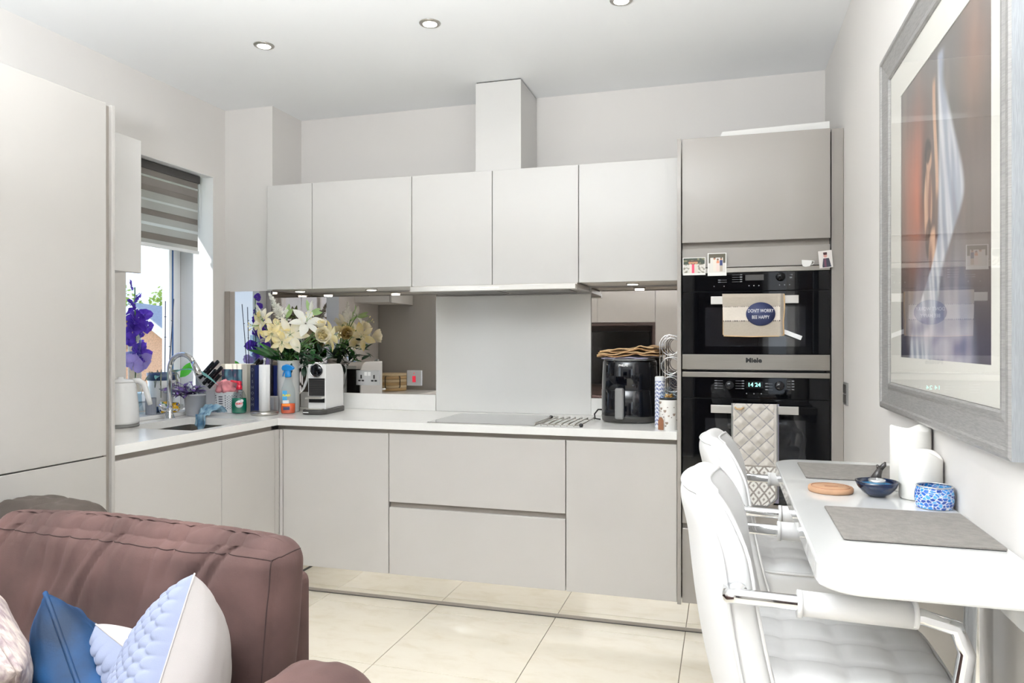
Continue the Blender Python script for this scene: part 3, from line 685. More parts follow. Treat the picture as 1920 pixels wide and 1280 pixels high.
for k in range(7):
    a = 2 * PI * k / 7; c = Vector((-.243 + .016 * math.cos(a), 3.345 + .012 * math.sin(a), Z0 + .152))
    bw.tube([(-.243, 3.345, Z0 + .147), c + Vector((0, 0, .008)), c + Vector((.006 * math.cos(a), .006 * math.sin(a), -.002)), (-.243, 3.345, Z0 + .147)], .0038, 6)
bw.build('bow', 'gold', hj, w=True)
ad = MB(); ad.prism([(-.012, -.03), (.012, -.03), (.012, .012), (.006, .024), (0, .028), (-.006, .024), (-.012, .012)], .004, mtx=frontal(-.2770, 3.3215, Z0 + .032, R(-14)))
recenter(ad.build('brown_tag', 'brown_print', None, label='small brown arched tag leaning on the heart jar', cat='tag'), (-.277, 3.3215, Z0))
# ---- folding trivet by the hob
tv = simple('trivet', 'chrome slatted trivet lying on the worktop right of the hob', 'trivet', (-.74, 3.53, .9152))
for k in range(8):
    x = -.853 + k * .031; z = .926
    MB().tube([(x - .004, 3.295, z - .009), (x, 3.30, z), (x + .002, 3.62 + .012 * (k % 2), z), (x, 3.63 + .012 * (k % 2), z - .009)], .0032, 8).build('bar', 'steel', tv, w=True)
for y in (3.33, 3.58): MB().tube([(-.86, y, .9205), (-.63, y, .9205)], .0022, 8).build('cross_bar', 'steel', tv, w=True)
for x, y in ((-.853, 3.62), (-.636, 3.30)): MB().lathe([(.008, -.0105), (.009, 0), (.006, .006), (.001, .007)], (x, y, .926), 12).build('foot', 'black_plastic', tv, w=True)
# ---- sockets
def socket(label, x, z, w_, h_, y, kind):
    s_ = simple('wall_socket' if kind == 2 else 'cooker_switch', label, 'socket' if kind == 2 else 'switch', (x, y, z))
    bx('plate', 'tin', (x - w_ / 2, x + w_ / 2, y - .008, y, z - h_ / 2, z + h_ / 2), s_, .0015)
    if kind == 2:
        for sx in (-1, 1):
            cx = x + sx * .042
            for dx, dz, a, c in ((0, .006, .0045, .011), (-.011, -.017, .008, .0045), (.011, -.017, .008, .0045)):
                bx('pin_hole', 'print_black', (cx + dx - a, cx + dx + a, y - .0088, y - .0078, z + dz - c, z + dz + c), s_)
            bx('rocker', 'print_white', (x + sx * .011 - .009, x + sx * .011 + .009, y - .0115, y - .008, z + .012, z + .034), s_, .001)
    else:
        bx('rocker', 'red_plastic', (x - .01, x + .01, y - .012, y - .008, z - .024, z + .012), s_, .001); bx('neon', 'red_neon', (x - .003, x + .003, y - .0088, y - .008, z + .024, z + .03), s_)
socket('double steel socket with black pin holes on the mirrored splashback', -2.025, 1.095, .15, .088, 3.8895, 2)
socket('square steel cooker switch with red rocker on the mirrored splashback', -1.727, 1.098, .09, .088, 3.8895, 1)
ss = simple('wall_switch', 'dark grey two-part switch plate on right wall near ovens', 'switch', (.474, 3.23, 1.095))
bx('plate', 'mid_grey', (.468, .4745, 3.188, 3.272, 1.05, 1.142), ss, .001); bx('rocker', 'dark_grey', (.465, .468, 3.198, 3.262, 1.099, 1.134), ss, .001); bx('rocker', 'dark_grey', (.465, .468, 3.198, 3.262, 1.058, 1.093), ss, .001)

# ---- coffee machine
cmx = T(-2.165, 3.63, Z0) @ Matrix.Rotation(R(6), 4, 'Z')
cm = thing('coffee_machine', 'white capsule coffee machine with black front right of the jug', 'coffee machine', (-2.165, 3.63, Z0), R(6))
def rrect(x0, x1, y0, y1, r, n=6, corners=(1, 1, 1, 1)):
    pts = []
    for (cx, cy, a0), on in zip(((x1 - r, y0 + r, -90), (x1 - r, y1 - r, 0), (x0 + r, y1 - r, 90), (x0 + r, y0 + r, 180)), corners):
        if on: pts += [(cx + r * math.cos(R(a0 + 90 * k / n)), cy + r * math.sin(R(a0 + 90 * k / n))) for k in range(n + 1)]
        else: pts.append(((x1, y0), (x1, y1), (x0, y1), (x0, y0))[(-90, 0, 90, 180).index(a0)])
    return pts
MB().prism(rrect(-.07, .07, -.155, .16, .05), .026, bev=.003, smooth_side=True).build('base', 'dark_grey', cm)
bx('base_badge', 'print_white', (-.048, -.018, -.1575, -.154, .011, .015), cm, w=False)
side = rrect(-.09, .15, .026, .272, .06, corners=(0, 1, 0, 0))
SX = Matrix(((0, 0, 1, 0), (1, 0, 0, 0), (0, 1, 0, 0), (0, 0, 0, 1)))     # drawing (y,z) extruded along x
MB().prism(side, .104, mtx=T(-.052, 0, 0) @ SX, bev=.003).build('body', 'white_plastic', cm)
MB().prism(rrect(.148, .158, .026, .23, .004), .09, mtx=T(-.045, 0, 0) @ SX).build('rear_panel', 'black_plastic', cm)
bx('front_panel', 'black_plastic', (-.046, .046, -.0935, -.089, .10, .195), cm, w=False)
for k in range(9): bx('front_rib', 'dark_grey', (-.045, .045, -.0945, -.0935, .104 + k * .0098, .1075 + k * .0098), cm, w=False)
bx('drip_recess', 'black_plastic', (-.046, .046, -.093, -.089, .062, .088), cm, w=False)
bx('cup_shelf', 'steel_bright', (-.05, .05, -.135, -.0935, .085, .097), cm, .003, w=False)
bx('drip_grid', 'steel_bright', (-.045, .045, -.135, -.092, .0262, .031), cm, .001, w=False)
FR = Matrix.Rotation(R(90), 4, 'X')
MB().lathe([(.001, .012), (.030, .012), (.034, .008), (.035, 0)], (0, 0, 0), 28, mtx=T(0, -.09, .238) @ FR).build('head_face', 'black_gloss', cm)
MB().tube([(.037 * math.cos(2 * PI * k / 32), -.096, .238 + .037 * math.sin(2 * PI * k / 32)) for k in range(32)], .0032, 8, closed=True).build('head_ring', 'chrome', cm)
MB().tube([(-.03, -.10, .26), (0, -.105, .281), (.03, -.08, .279)], .005, 8).build('lever', 'chrome', cm)
for x in (.005, .022): MB().lathe([(.006, 0), (.006, .002), (.001, .0025)], (x, -.05, .272), 12).build('button', 'chrome', cm)
tk = MB(); tk.prism(rrect(-.036, .036, .165, .205, .018), .22, mtx=T(0, 0, .03)); tk.build('water_tank', 'bottle_clear', cm)
# ---- spray bottle
sb = simple('spray_bottle', 'clear trigger spray bottle with blue head and orange liquid', 'bottle', (-2.318, 3.512, Z0))
def oval(prof, c, name, m, par, sx=1, sy=1, rz=0, n=28):
    mt = T(*c) @ Matrix.Rotation(rz, 4, 'Z') @ Matrix.Diagonal((sx, sy, 1, 1))
    return MB().lathe(prof, (0, 0, 0), n, mtx=mt).build(name, m, par, w=True)
cz = (-2.318, 3.512, Z0); rzc = R(34)
oval([(.036, .001), (.040, .006), (.038, .11), (.034, .14), (.022, .175), (.0145, .2), (.0145, .212)], cz, 'bottle', 'bottle_clear', sb, 1, .66, rzc)
oval([(.001, .003), (.036, .003), (.0385, .008), (.0385, .056), (.001, .057)], cz, 'liquid', 'orange_liquid', sb, .98, .64, rzc)
lb = T(*cz) @ Matrix.Rotation(rzc, 4, 'Z') @ T(-.012, -.0275, 0) @ Matrix.Rotation(R(90), 4, 'X')
for nm, m, d in (('label_panel', 'sky_print', (-.018, .006, .075, .128)), ('label_band', 'orange_print', (-.02, .022, .044, .056)), ('label_band', 'navy_print', (-.014, .02, .022, .038)), ('label_panel', 'print_white', (-.016, .016, .058, .076))):
    MB().box(d[0], d[1], d[2], d[3], 0, .0006, mtx=lb).build(nm, m, sb, w=True)
text('FLASH', .0145, 'yellow_print', sb, lb @ T(.003, .102, .0009), bold=.0009)
hm = T(*cz) @ Matrix.Rotation(R(10), 4, 'Z')
MB().lathe([(.0155, .2), (.0185, .204), (.0165, .238)], (0, 0, 0), 18, mtx=hm).build('collar', 'blue_plastic', sb, w=True)
MB().prism([(-.035, 0), (-.03, -.012), (-.016, -.014), (.016, -.014), (.032, -.006), (.036, .004), (.022, .016), (-.008, .022), (-.03, .014)], .022, mtx=hm @ T(0, .011, .25) @ Matrix.Rotation(R(90), 4, 'X'), bev=.004).build('trigger_head', 'blue_plastic', sb, w=True)
MB().tube([(-.018, 0, .236), (-.026, 0, .222), (-.03, 0, .205)], [.005, .004, .003], 8).build('trigger', 'blue_plastic', sb, w=False).matrix_local = Matrix.Rotation(R(10), 4, 'Z')
# ---- paper roll and holder
ph = simple('paper_roll_holder', 'steel kitchen paper holder with a thin white roll', 'paper holder', (-2.404, 3.42, Z0))
MB().lathe([(.002, .0005), (.070, .0005), (.073, .005), (.073, .015), (.068, .02), (.002, .021)], (-2.404, 3.42, Z0), 36).build('base_disc', 'steel', ph, w=True)
MB().tube([(-2.404, 3.42, Z0 + .02), (-2.404, 3.42, Z0 + .295)], .005, 10).build('pole', 'chrome', ph, w=True)
MB().ball((-2.404, 3.42, Z0 + .301), .009, 12).build('knob', 'chrome', ph, w=True)
pr = simple('paper_roll', 'thin white kitchen paper roll on the steel holder', 'paper roll', (-2.404, 3.42, Z0 + .0215))
MB().lathe([(.014, 0), (.029, 0), (.029, .25), (.014, .25), (.014, 0)], (-2.404, 3.42, Z0 + .0215), 30, cap=False).build('paper', 'paper_white', pr, w=True)
MB().grid(2, 8, lambda u, v: Vector((-2.404 + .0295 * math.cos(.2 + .8 * v), 3.42 - .02 + .035 * v - .003 * u, Z0 + .0235 + .245 * u)) if False else Vector((-2.375 + .004 * v, 3.42 - .02 * (1 - v), Z0 + .0235 + .245 * u)), thick=.0006).build('loose_sheet', 'paper_white', pr, w=True)
# ---- washing-up liquid
fy = simple('washing_up_liquid', 'green washing-up liquid bottle with red cap by the sink', 'bottle', (-2.577, 3.435, Z0))
cz = (-2.577, 3.435, Z0)
oval([(.036, .001), (.040, .006), (.041, .05), (.038, .09), (.028, .118), (.016, .135), (.0135, .146)], cz, 'bottle', 'bottle_clear', fy, 1, .62, R(36))
oval([(.001, .004), (.035, .004), (.0388, .01), (.0392, .05), (.0372, .086), (.001, .087)], cz, 'liquid', 'green_liquid', fy, .985, .61, R(36))
oval([(.016, .133), (.0165, .15), (.013, .155), (.012, .163), (.014, .168), (.013, .178), (.001, .181)], cz, 'cap', 'red_plastic', fy)
MB().tube([(-2.577, 3.435, Z0 + .172), (-2.6, 3.42, Z0 + .178), (-2.614, 3.411, Z0 + .182)], [.008, .0065, .005], 10).build('nozzle', 'red_plastic', fy, w=True)
lb = T(*cz) @ Matrix.Rotation(R(36), 4, 'Z') @ T(0, -.0262, 0) @ Matrix.Rotation(R(90), 4, 'X')
MB().lathe([(.001, .0004), (.02, .0004), (.02, 0)], (0, 0, 0), 26, mtx=lb @ T(0, .054, 0)).build('label_disc', 'print_white', fy, w=True)
MB().lathe([(.001, .0004), (.009, .0004), (.009, 0)], (0, 0, 0), 18, mtx=lb @ T(.014, .072, .0002)).build('label_disc', 'print_white', fy, w=True)
text('FAIRY', .0135, 'red_print', fy, lb @ T(0, .056, .0008), bold=.0006)
# ---- books
bk = simple('cookbook', 'white cookbook with a dark picture on its cover against the mirror', 'book', (-2.70, 3.57, Z0))
bx('cover', 'paper_cream', (-2.79, -2.615, 3.555, 3.590, Z0, 1.18), bk, .0015)
def cover_pic(u, v):
    n_ = nz(u * 5, v * 5, 2); c = mixc(lin((28, 52, 72)), lin((70, 110, 120)), sstep(-.2, .5, n_))
    return mixc(c, lin((150, 90, 110)), sstep(.2, .5, nz(u * 7 + 5, v * 7, 1)) * .6)
MB().grid(24, 36, lambda u, v: Vector((-2.785 + .14 * u, 3.5545, .925 + .225 * v)), cover_pic).build('cover_picture', 'painted_print', bk, w=True)
b2 = simple('cookbook', 'navy cookbook with silver vertical spine letters beside the paper roll', 'book', (-2.50, 3.52, Z0))
bx('cover', 'navy_board', (-2.515, -2.512, 3.452, 3.592, Z0, 1.178), b2); bx('cover', 'blue_board', (-2.491, -2.488, 3.452, 3.592, Z0, 1.178), b2); bx('spine', 'navy_board', (-2.515, -2.488, 3.449, 3.452, Z0, 1.178), b2, .0008)
bx('page_block', 'paper_cream', (-2.512, -2.491, 3.453, 3.588, Z0 + .003, 1.174), b2)
for i, ch in enumerate('DISHOOM'): text(ch, .022, 'print_grey', b2, frontal(-2.5015, 3.4488, 1.152 - i * .032), depth=.0003)
b3 = simple('cookbook', 'second navy book standing behind the white jug', 'book', (-2.463, 3.67, Z0))
bx('cover', 'blue_board', (-2.4735, -2.452, 3.602, 3.75, Z0, 1.172), b3, .001)
bx2 = simple('storage_box', 'low pale grey box behind the kitchen paper roll', 'box', (-2.44, 3.52, Z0))
bx('box_body', 'tin', (-2.485, -2.40, 3.502, 3.545, Z0, 1.0), bx2, .004); bx('lid', 'carcass', (-2.484, -2.401, 3.503, 3.544, 1.0, 1.004), bx2, .001)
# ---- jug
jg = simple('jug', 'tall white ceramic jug holding cream lilies', 'jug', (-2.387, 3.62, Z0))
J = Vector((-2.387, 3.62, Z0))
MB().lathe([(.001, .0005), (.058, .0005), (.061, .004), (.062, .2), (.060, .275), (.064, .29), (.061, .29), (.057, .275), (.058, .02), (.001, .015)], J, 36, wob=lambda a, r, z: (.012 * max(0, math.cos(2 * PI * (a - .58))) ** 6 if z > .28 else 0)).build('jug_body', 'white_ceramic', jg, w=True)
hd_ = Vector((.9, .35, 0)).normalized()
MB().tube([J + hd_ * r + UP * z for r, z in ((.058, .25), (.085, .268), (.105, .258), (.112, .225), (.104, .18), (.085, .13), (.058, .10))], [.009, .008, .0085, .009, .008, .007, .006], 12).build('handle', 'white_ceramic', jg, w=True)
# ---- flowers in the jug (every stem is a thing)
MOUTH = J + UP * .265
rf = random.Random(11)
def stem_of(t, end, bend=.03, m='stem_green', r=.003):
    off = Vector((rf.uniform(-.03, .03), rf.uniform(-.03, .03), 0)); a = J + UP * .03 + off * .8; b_ = MOUTH + off; end = Vector(end)
    d = end - b_; side = Vector((d.x, d.y, 0)) * .0
    mid = b_ + d * .5 + Vector((0, 0, bend * .6)); q = b_ + d * .8 + Vector((0, 0, bend * .4))
    MB().tube([a, b_, mid, q, end], r, 7).build('stem', m, t, w=True); return b_, mid
def flower(label, kind, c, face, size, roll=0.0, leaves=2, petal='petal_cream', group='flowers in the white jug'):
    t = thing(kind, label, 'flower', J + UP * .03, group=group); c = Vector(c); n = Vector(face).normalized()
    b_, mid = stem_of(t, c - n * size * .45)
    a = n.orthogonal().normalized(); b2_ = n.cross(a)
    if kind == 'lily':
        for k in range(6):
            th_ = roll + 2 * PI * k / 6; rad = a * math.cos(th_) + b2_ * math.sin(th_)
            d = (n * .55 + rad).normalized(); inner = k % 2
            leaf('petal', petal, t, c - n * size * .35 + rad * .004, d, n * .9 - rad * .3, size * (1.05 if inner else 1.0), size * (.52 if inner else .4), bend=-.38, cup=.35, nseg=7, peak=.55)
        for k in range(5):
            th_ = roll + 2 * PI * k / 5; rad = a * math.cos(th_) + b2_ * math.sin(th_); p1 = c + n * size * .45 + rad * size * .22
            s_ = MB().tube([c - n * size * .2, c + n * size * .2 + rad * size * .08, p1], .0011, 5).build('stamen', 'leaf_pale', t, w=True)
            MB().ball(p1, .0035, 8, (1, 1, 1.6)).build('anther', 'petal_yellow', s_, w=True)
    elif kind == 'cream_rose':
        for ring, cnt, tilt, L in ((0, 5, 1.25, 1.0), (1, 6, .8, .95), (2, 5, .4, .85), (3, 4, .12, .7)):
            for k in range(cnt):
                th_ = 2 * PI * (k + ring * .5) / cnt; rad = a * math.cos(th_) + b2_ * math.sin(th_)
                leaf('petal', 'petal_yellow' if ring > 1 else petal, t, c - n * size * .4 + rad * size * .05, n + rad * tilt, n * tilt - rad, size * L * .95, size * .85, bend=.22, cup=.3, nseg=5, peak=.62)
    for k in range(leaves):
        f = rf.uniform(.15, .6); p = b_ + (mid - b_) * f; d = Vector((rf.uniform(-1, 1), rf.uniform(-1, .2), rf.uniform(.1, .7)))
        leaf('leaf', rf.choice(('leaf_green', 'leaf_dark', 'leaf_green')), t, p, d, UP, rf.uniform(.09, .14), rf.uniform(.025, .04), bend=-.35, cup=.25)
    return t
flower('open cream lily in the jug facing the camera, lowest in the middle', 'lily', (-2.292, 3.493, 1.349), TC + UP * .05, .105, .3)
flower('open white lily turned up at the middle of the bouquet', 'lily', (-2.220, 3.548, 1.428), TC * .7 + UP * .6 + Vector((.3, 0, 0)), .1, .1, petal='petal_white')
flower('cream lily with drooping petals at the left edge of the bouquet', 'lily', (-2.457, 3.421, 1.395), Vector((-.5, -.75, -.15)), .085, .5, 1, 'petal_yellow')
flower('half-open pale lily above the left edge of the bouquet', 'lily', (-2.437, 3.439, 1.438), Vector((-.1, -.8, .45)), .07, .9, 1)
flower('small yellow-centred bloom low on the left of the bouquet', 'lily', (-2.370, 3.439, 1.350), TC + UP * -.1, .06, .2, 1, 'petal_yellow')
flower('small cream bloom under the central lily', 'lily', (-2.321, 3.457, 1.300), TC + UP * -.35, .06, .7, 1, 'petal_yellow')
flower('yellow-throated bloom between left lilies and centre', 'lily', (-2.362, 3.475, 1.396), TC * .6 + UP * .5, .065, .4, 0, 'petal_yellow')
flower('ruffled cream rose at the right of the bouquet', 'cream_rose', (-2.137, 3.566, 1.344), TC + Vector((.2, 0, .1)), .075, leaves=3)
flower('pale cream rose tucked above the right-hand rose', 'cream_rose', (-2.185, 3.620, 1.405), TC * .5 + UP * .8, .06, leaves=2)
flower('yellow rose at the back of the bouquet near the mirror', 'cream_rose', (-2.25, 3.74, 1.36), Vector((.3, .9, .2)), .075, petal='petal_yellow')
flower('yellow lily at the back right facing the mirror', 'lily', (-2.16, 3.72, 1.34), Vector((.5, .8, .1)), .09, petal='petal_yellow')
def bud(label, c, d, L, leaves=()):
    t = thing('lily_bud', label, 'flower', J + UP * .03, group='flowers in the white jug'); c = Vector(c); d = Vector(d).normalized()
    b_, mid = stem_of(t, c)
    x = d.orthogonal().normalized(); MB().lathe([(.003, 0), (.011, L * .25), (.0125, L * .5), (.008, L * .8), (.001, L)], (0, 0, 0), 12, mtx=basis(c, x, d.cross(x), d)).build('bud', 'petal_white', t, w=True)
    for dd in leaves: leaf('leaf', 'leaf_pale', t, c - d * .01, dd, TC, .085, .024, bend=.15)
bud('pair-leaved white lily bud at the top centre of the bouquet', (-2.340, 3.530, 1.451), (.1, 0, 1), .055, ((.25, 0, 1), (.6, -.2, .6)))
bud('tall white lily bud at the upper right of the bouquet', (-2.245, 3.620, 1.475), (.15, 0, 1), .065, ((1, 0, .45), (-.3, 0, 1), (1, .1, .1)))
asx = thing('astilbe_spike', 'long fluffy white flower spike leaning left out of the jug', 'flower', J + UP * .03, group='flowers in the white jug')
def spike(t, p0, p1, w_):
    p0, p1 = Vector(p0), Vector(p1); stem_of(t, p0); b_ = MB(); d = p1 - p0
    for k in range(260):
        f = rf.random(); r = w_ * (1 - f) ** .8 + .003; v = Vector((rf.gauss(0, 1), rf.gauss(0, 1), rf.gauss(0, 1))).normalized()
        leaf('', '', None, p0 + d * f, v + d.normalized() * .9, v.orthogonal(), r * 1.5, .006, mb=b_, nseg=2)
    b_.tube([p0, p1], [.003, .001], 6); b_.build('plume', 'petal_white', t, w=True, kind='stuff')
spike(asx, (-2.359, 3.530, 1.427), (-2.402, 3.457, 1.573), .028)
asy = thing('astilbe_spike', 'short pointed white flower spike above the leftmost lily', 'flower', J + UP * .03, group='flowers in the white jug')
spike(asy, (-2.437, 3.439, 1.433), (-2.457, 3.421, 1.508), .016)
fo = thing('foliage_stem', 'stem with broad green leaves fanning left over the jug rim', 'leaf stem', J + UP * .03, group='flowers in the white jug')
stem_of(fo, MOUTH + Vector((-.05, -.06, .08)))
for d, L, W, m in (((-.95, -.6, .55), .21, .055, 'leaf_green'), ((-.75, -.5, .9), .18, .04, 'leaf_bright'), ((-.6, -.75, .65), .19, .05, 'leaf_green'), ((-.3, -.8, .8), .17, .045, 'leaf_green'), ((.2, -.7, .9), .14, .04, 'leaf_dark')):
    leaf('leaf', m, fo, MOUTH + Vector((-.02, -.02, .015)), d, UP * .8 + TC * .5, L, W, bend=-.12)
fd = thing('foliage_stem', 'stem with dark green leaves filling the right of the bouquet', 'leaf stem', J + UP * .03, group='flowers in the white jug')
stem_of(fd, MOUTH + Vector((.1, -.02, .08)))
for k in range(46):
    p = MOUTH + Vector((rf.uniform(.0, .2), rf.uniform(-.08, .12), rf.uniform(-.01, .13))); leaf('leaf', rf.choice(('leaf_dark', 'leaf_dark', 'leaf_green')), fd, p, (rf.uniform(-.4, 1), rf.uniform(-.8, .5), rf.uniform(-.5, .6)), UP + TC * .4, rf.uniform(.06, .1), rf.uniform(.022, .036), bend=-.2, nseg=4)

# ---- knives and block
kb = simple('knife_block', 'pale grey knife block in the corner behind the purple plant', 'knife block', (-2.755, 3.385, Z0))
MB().prism([(-.04, 0), (.03, 0), (.03, .13), (-.04, .205)], .075, mtx=frontal(-2.755, 3.425, Z0), bev=.003).build('block', 'pot_grey', kb, w=True)
for k, (dx, dy, z, L) in enumerate(((-.03, .02, .205, .13), (-.03, -.018, .2, .13), (-.008, .022, .172, .13), (-.008, -.018, .165, .12), (.012, .002, .145, .11))):
    p = Vector((-2.755 + dx, 3.3875 + dy, Z0 + z - .005)); d = Vector((.72, .02, .70)).normalized(); t = thing('kitchen_knife', ('topmost black knife handle at the back of the block', 'black knife handle nearest the window, top row', 'middle-row black knife handle at the back of the block', 'middle-row black knife handle nearest the sink', 'lowest black knife handle in the grey block')[k], 'knife', p, group='knives in the block')
    bxm = basis(p, d, d.cross(Vector((0, 1, 0))).cross(d) * -1, d.cross(Vector((0, 1, 0))) * -1)
    MB().box(.0, L, -.0065, .0065, -.010, .010, .005, 3, mtx=bxm).build('handle', 'black_plastic', t, w=True)
    MB().box(-.012, .002, -.0012, .0012, -.012, .012, mtx=bxm).build('blade', 'steel', t, w=True)
    for q in (.03, .065): MB().ball(p + d * q + Vector((0, -.0065, 0)), .0022, 8).build('rivet', 'chrome', t, w=True)
# ---- perforated basket with pink cloth
cb = simple('perforated_basket', 'white perforated basket holding pink cloths beside the green bottle', 'basket', (-2.69, 3.48, Z0))
def holes(u, v):
    a = (u * 34) % 1 - .5; b_ = (v * 9 + (.5 if int(u * 34) % 2 else 0)) % 1 - .5
    return lin((70, 72, 84)) if a * a + b_ * b_ < .06 and .18 < v < .86 else lin((232, 232, 234))
def bask(u, v):
    a = 2 * PI * u; r = .85 + .15 * v; return Vector((-2.69 + .075 * r * math.copysign(abs(math.cos(a)) ** .5, math.cos(a)), 3.482 + .06 * r * math.copysign(abs(math.sin(a)) ** .5, math.sin(a)), Z0 + .001 + .115 * v))
MB().grid(170, 54, bask, holes, closed_u=True).build('basket_wall', 'glazed_print', cb, w=True)
MB().tube([bask(k / 40, 1) for k in range(40)], .003, 6, closed=True).build('rim', 'white_plastic', cb, w=True); bx('floor', 'white_plastic', (-2.745, -2.635, 3.44, 3.525, Z0 + .001, Z0 + .004), cb)
for k, (cx, cy, cz_, rr, lab) in enumerate(((-2.672, 3.455, 1.045, .052, 'crumpled pink cloth spilling over the front of the basket'), (-2.71, 3.49, 1.06, .05, 'folded pink cloth at the back of the white basket'))):
    t = simple('pink_cloth', lab, 'cloth', (cx, cy, cz_ - .03))
    MB().grid(30, 14, lambda u, v: Vector((cx, cy, cz_)) + Vector((math.cos(2 * PI * u) * math.sin(PI * v), .8 * math.sin(2 * PI * u) * math.sin(PI * v), .62 * math.cos(PI * v))) * rr * (1 + .45 * nz(math.cos(2 * PI * u) * 2.2 + k * 5, math.sin(2 * PI * u) * 2.2, v * 4)), closed_u=True).build('cloth', 'pink_cloth', t, w=True)
# ---- grey pot with silver-purple plant
pp = simple('potted_plant', 'purple and silver leaved plant in a grey bucket pot by the sink', 'potted plant', (-2.735, 3.272, Z0))
P0 = Vector((-2.735, 3.272, Z0))
MB().lathe([(.001, .0005), (.042, .0005), (.044, .004), (.053, .105), (.0565, .106), (.0565, .118), (.052, .118), (.05, .1), (.001, .098)], P0, 30).build('pot', 'pot_grey', pp, w=True)
bx('pot_label', 'print_white', (-.003, .003, -.0005, .0005, -.022, .022), pp, w=False).matrix_local = T(.03, -.038, .068) @ Matrix.Rotation(R(36), 4, 'Z') @ Matrix.Rotation(R(5), 4, 'X')
for k in range(20):
    a = rf.uniform(0, 2 * PI); e = P0 + UP * rf.uniform(.13, .21) + Vector((math.cos(a), math.sin(a), 0)) * rf.uniform(.02, .075)
    if k > 5: e = P0 + UP * rf.uniform(.10, .20) + Vector((-rf.uniform(.02, .11), -rf.uniform(.02, .15), 0))
    if e.y > 3.33: e.y = 3.33
    MB().tube([P0 + UP * .1, (P0 + UP * .14 + e) / 2, e], .002, 6).build('stem', 'leaf_violet', pp, w=True)
    for j in range(7):
        f = .35 + .65 * j / 6; p = P0 + UP * .1 + (e - P0 - UP * .1) * f; th_ = rf.uniform(0, 2 * PI)
        leaf('leaf', 'leaf_silver' if rf.random() < .3 else 'leaf_violet', pp, p, (math.cos(th_), math.sin(th_) - .3, rf.uniform(-.1, .6)), UP, rf.uniform(.035, .06), rf.uniform(.017, .024), bend=-.25, nseg=4)
# ---- blue cloth over the sink edge
bc = simple('dish_cloth', 'crumpled blue-grey dishcloth hanging over the far sink edge', 'cloth', (-2.62, 3.29, Z0))
def bcl(u, v):
    w_ = .10 - .03 * v; x = -2.635 + w_ * (u - .5) + .012 * nz(u * 3, v * 3, 1) + .01 * math.sin(v * 9); y = 3.345 - .17 * v + .014 * nz(u * 5, v * 4, 6)
    z = Z0 + .010 + .05 * math.exp(-((v - .35) / .25) ** 2) * (.45 + .55 * abs(math.sin(u * 7 + v * 6))) + .02 * abs(nz(u * 6, v * 6, 3))
    if v > .8: y = 3.345 - .17 * .8 - .022 + .006 * math.sin(u * 12); z = Z0 + .022 * (1 - sstep(.8, .86, v)) + .006 - .085 * sstep(.8, 1, v) * (1 - abs(u - .5))
    return Vector((x, y, z))
MB().grid(40, 40, bcl, thick=.003).build('cloth', 'blue_cloth', bc, w=True)
# ---- kettle
kt = simple('kettle', 'white plastic kettle on the worktop beside the fridge panel', 'kettle', (-2.705, 2.745, Z0))
KC = Vector((-2.705, 2.745, Z0))
MB().lathe([(.001, .0005), (.076, .0005), (.078, .004), (.078, .014), (.001, .015)], KC, 36).build('base', 'mid_grey', kt, w=True)
MB().lathe([(.001, .0155), (.077, .0155), (.078, .025), (.075, .1), (.065, .19), (.061, .205), (.06, .206)], KC, 40).build('body', 'white_plastic', kt, w=True)
MB().lathe([(.06, .2065), (.059, .214), (.05, .22), (.014, .223), (.012, .232), (.001, .233)], KC, 36).build('lid', 'white_plastic', kt, w=True)
kd = Vector((.80, .50, 0)).normalized()
MB().tube([KC + kd * r + UP * z for r, z in ((.052, .213), (.076, .214), (.096, .2), (.108, .165), (.119, .125), (.125, .10))], [.013, .013, .0135, .013, .012, .0105], 12).build('handle', 'white_plastic', kt, w=True)
MB().prism([(-.02, 0), (.02, 0), (.006, .03), (-.006, .03)], .03, mtx=T(*(KC - kd * .045 + UP * .175)) @ Matrix.Rotation(math.atan2(-kd.y, -kd.x) - PI / 2, 4, 'Z')).build('spout', 'white_plastic', kt, w=True)
# ---- bread bin + carton beside the fridge (seen in the mirror)
bb = simple('bread_bin', 'round striped wooden bread bin seen in the mirror behind the socket', 'bread bin', (-2.60, 2.385, Z0))
for i in range(6): MB().lathe([(.118, 0), (.122, .002), (.122, .021), (.118, .023), (.001, .023)], (-2.60, 2.385, Z0 + .001 + i * .0235), 36).build('wood_band', ('wood_band', 'wood_pale')[i % 2], bb, w=True)
for a in (.6, 1.5): MB().tube([(-2.60 + .123 * math.cos(a) * k_, 2.385 + .123 * math.sin(a) * k_, Z0 + z) for k_, z in ((1, .03), (1.09, .04), (1.09, .11), (1, .12))], .004, 8).build('handle', 'black_plastic', bb, w=True)
cx_ = simple('carton', 'pale wooden box between the kettle and the bread bin', 'box', (-2.745, 2.58, Z0))
bx('box_body', 'wood_pale', (-2.795, -2.70, 2.525, 2.64, Z0, 1.07), cx_, .003); bx('lid', 'paper_cream', (-2.796, -2.699, 2.524, 2.641, 1.07, 1.09), cx_, .002)

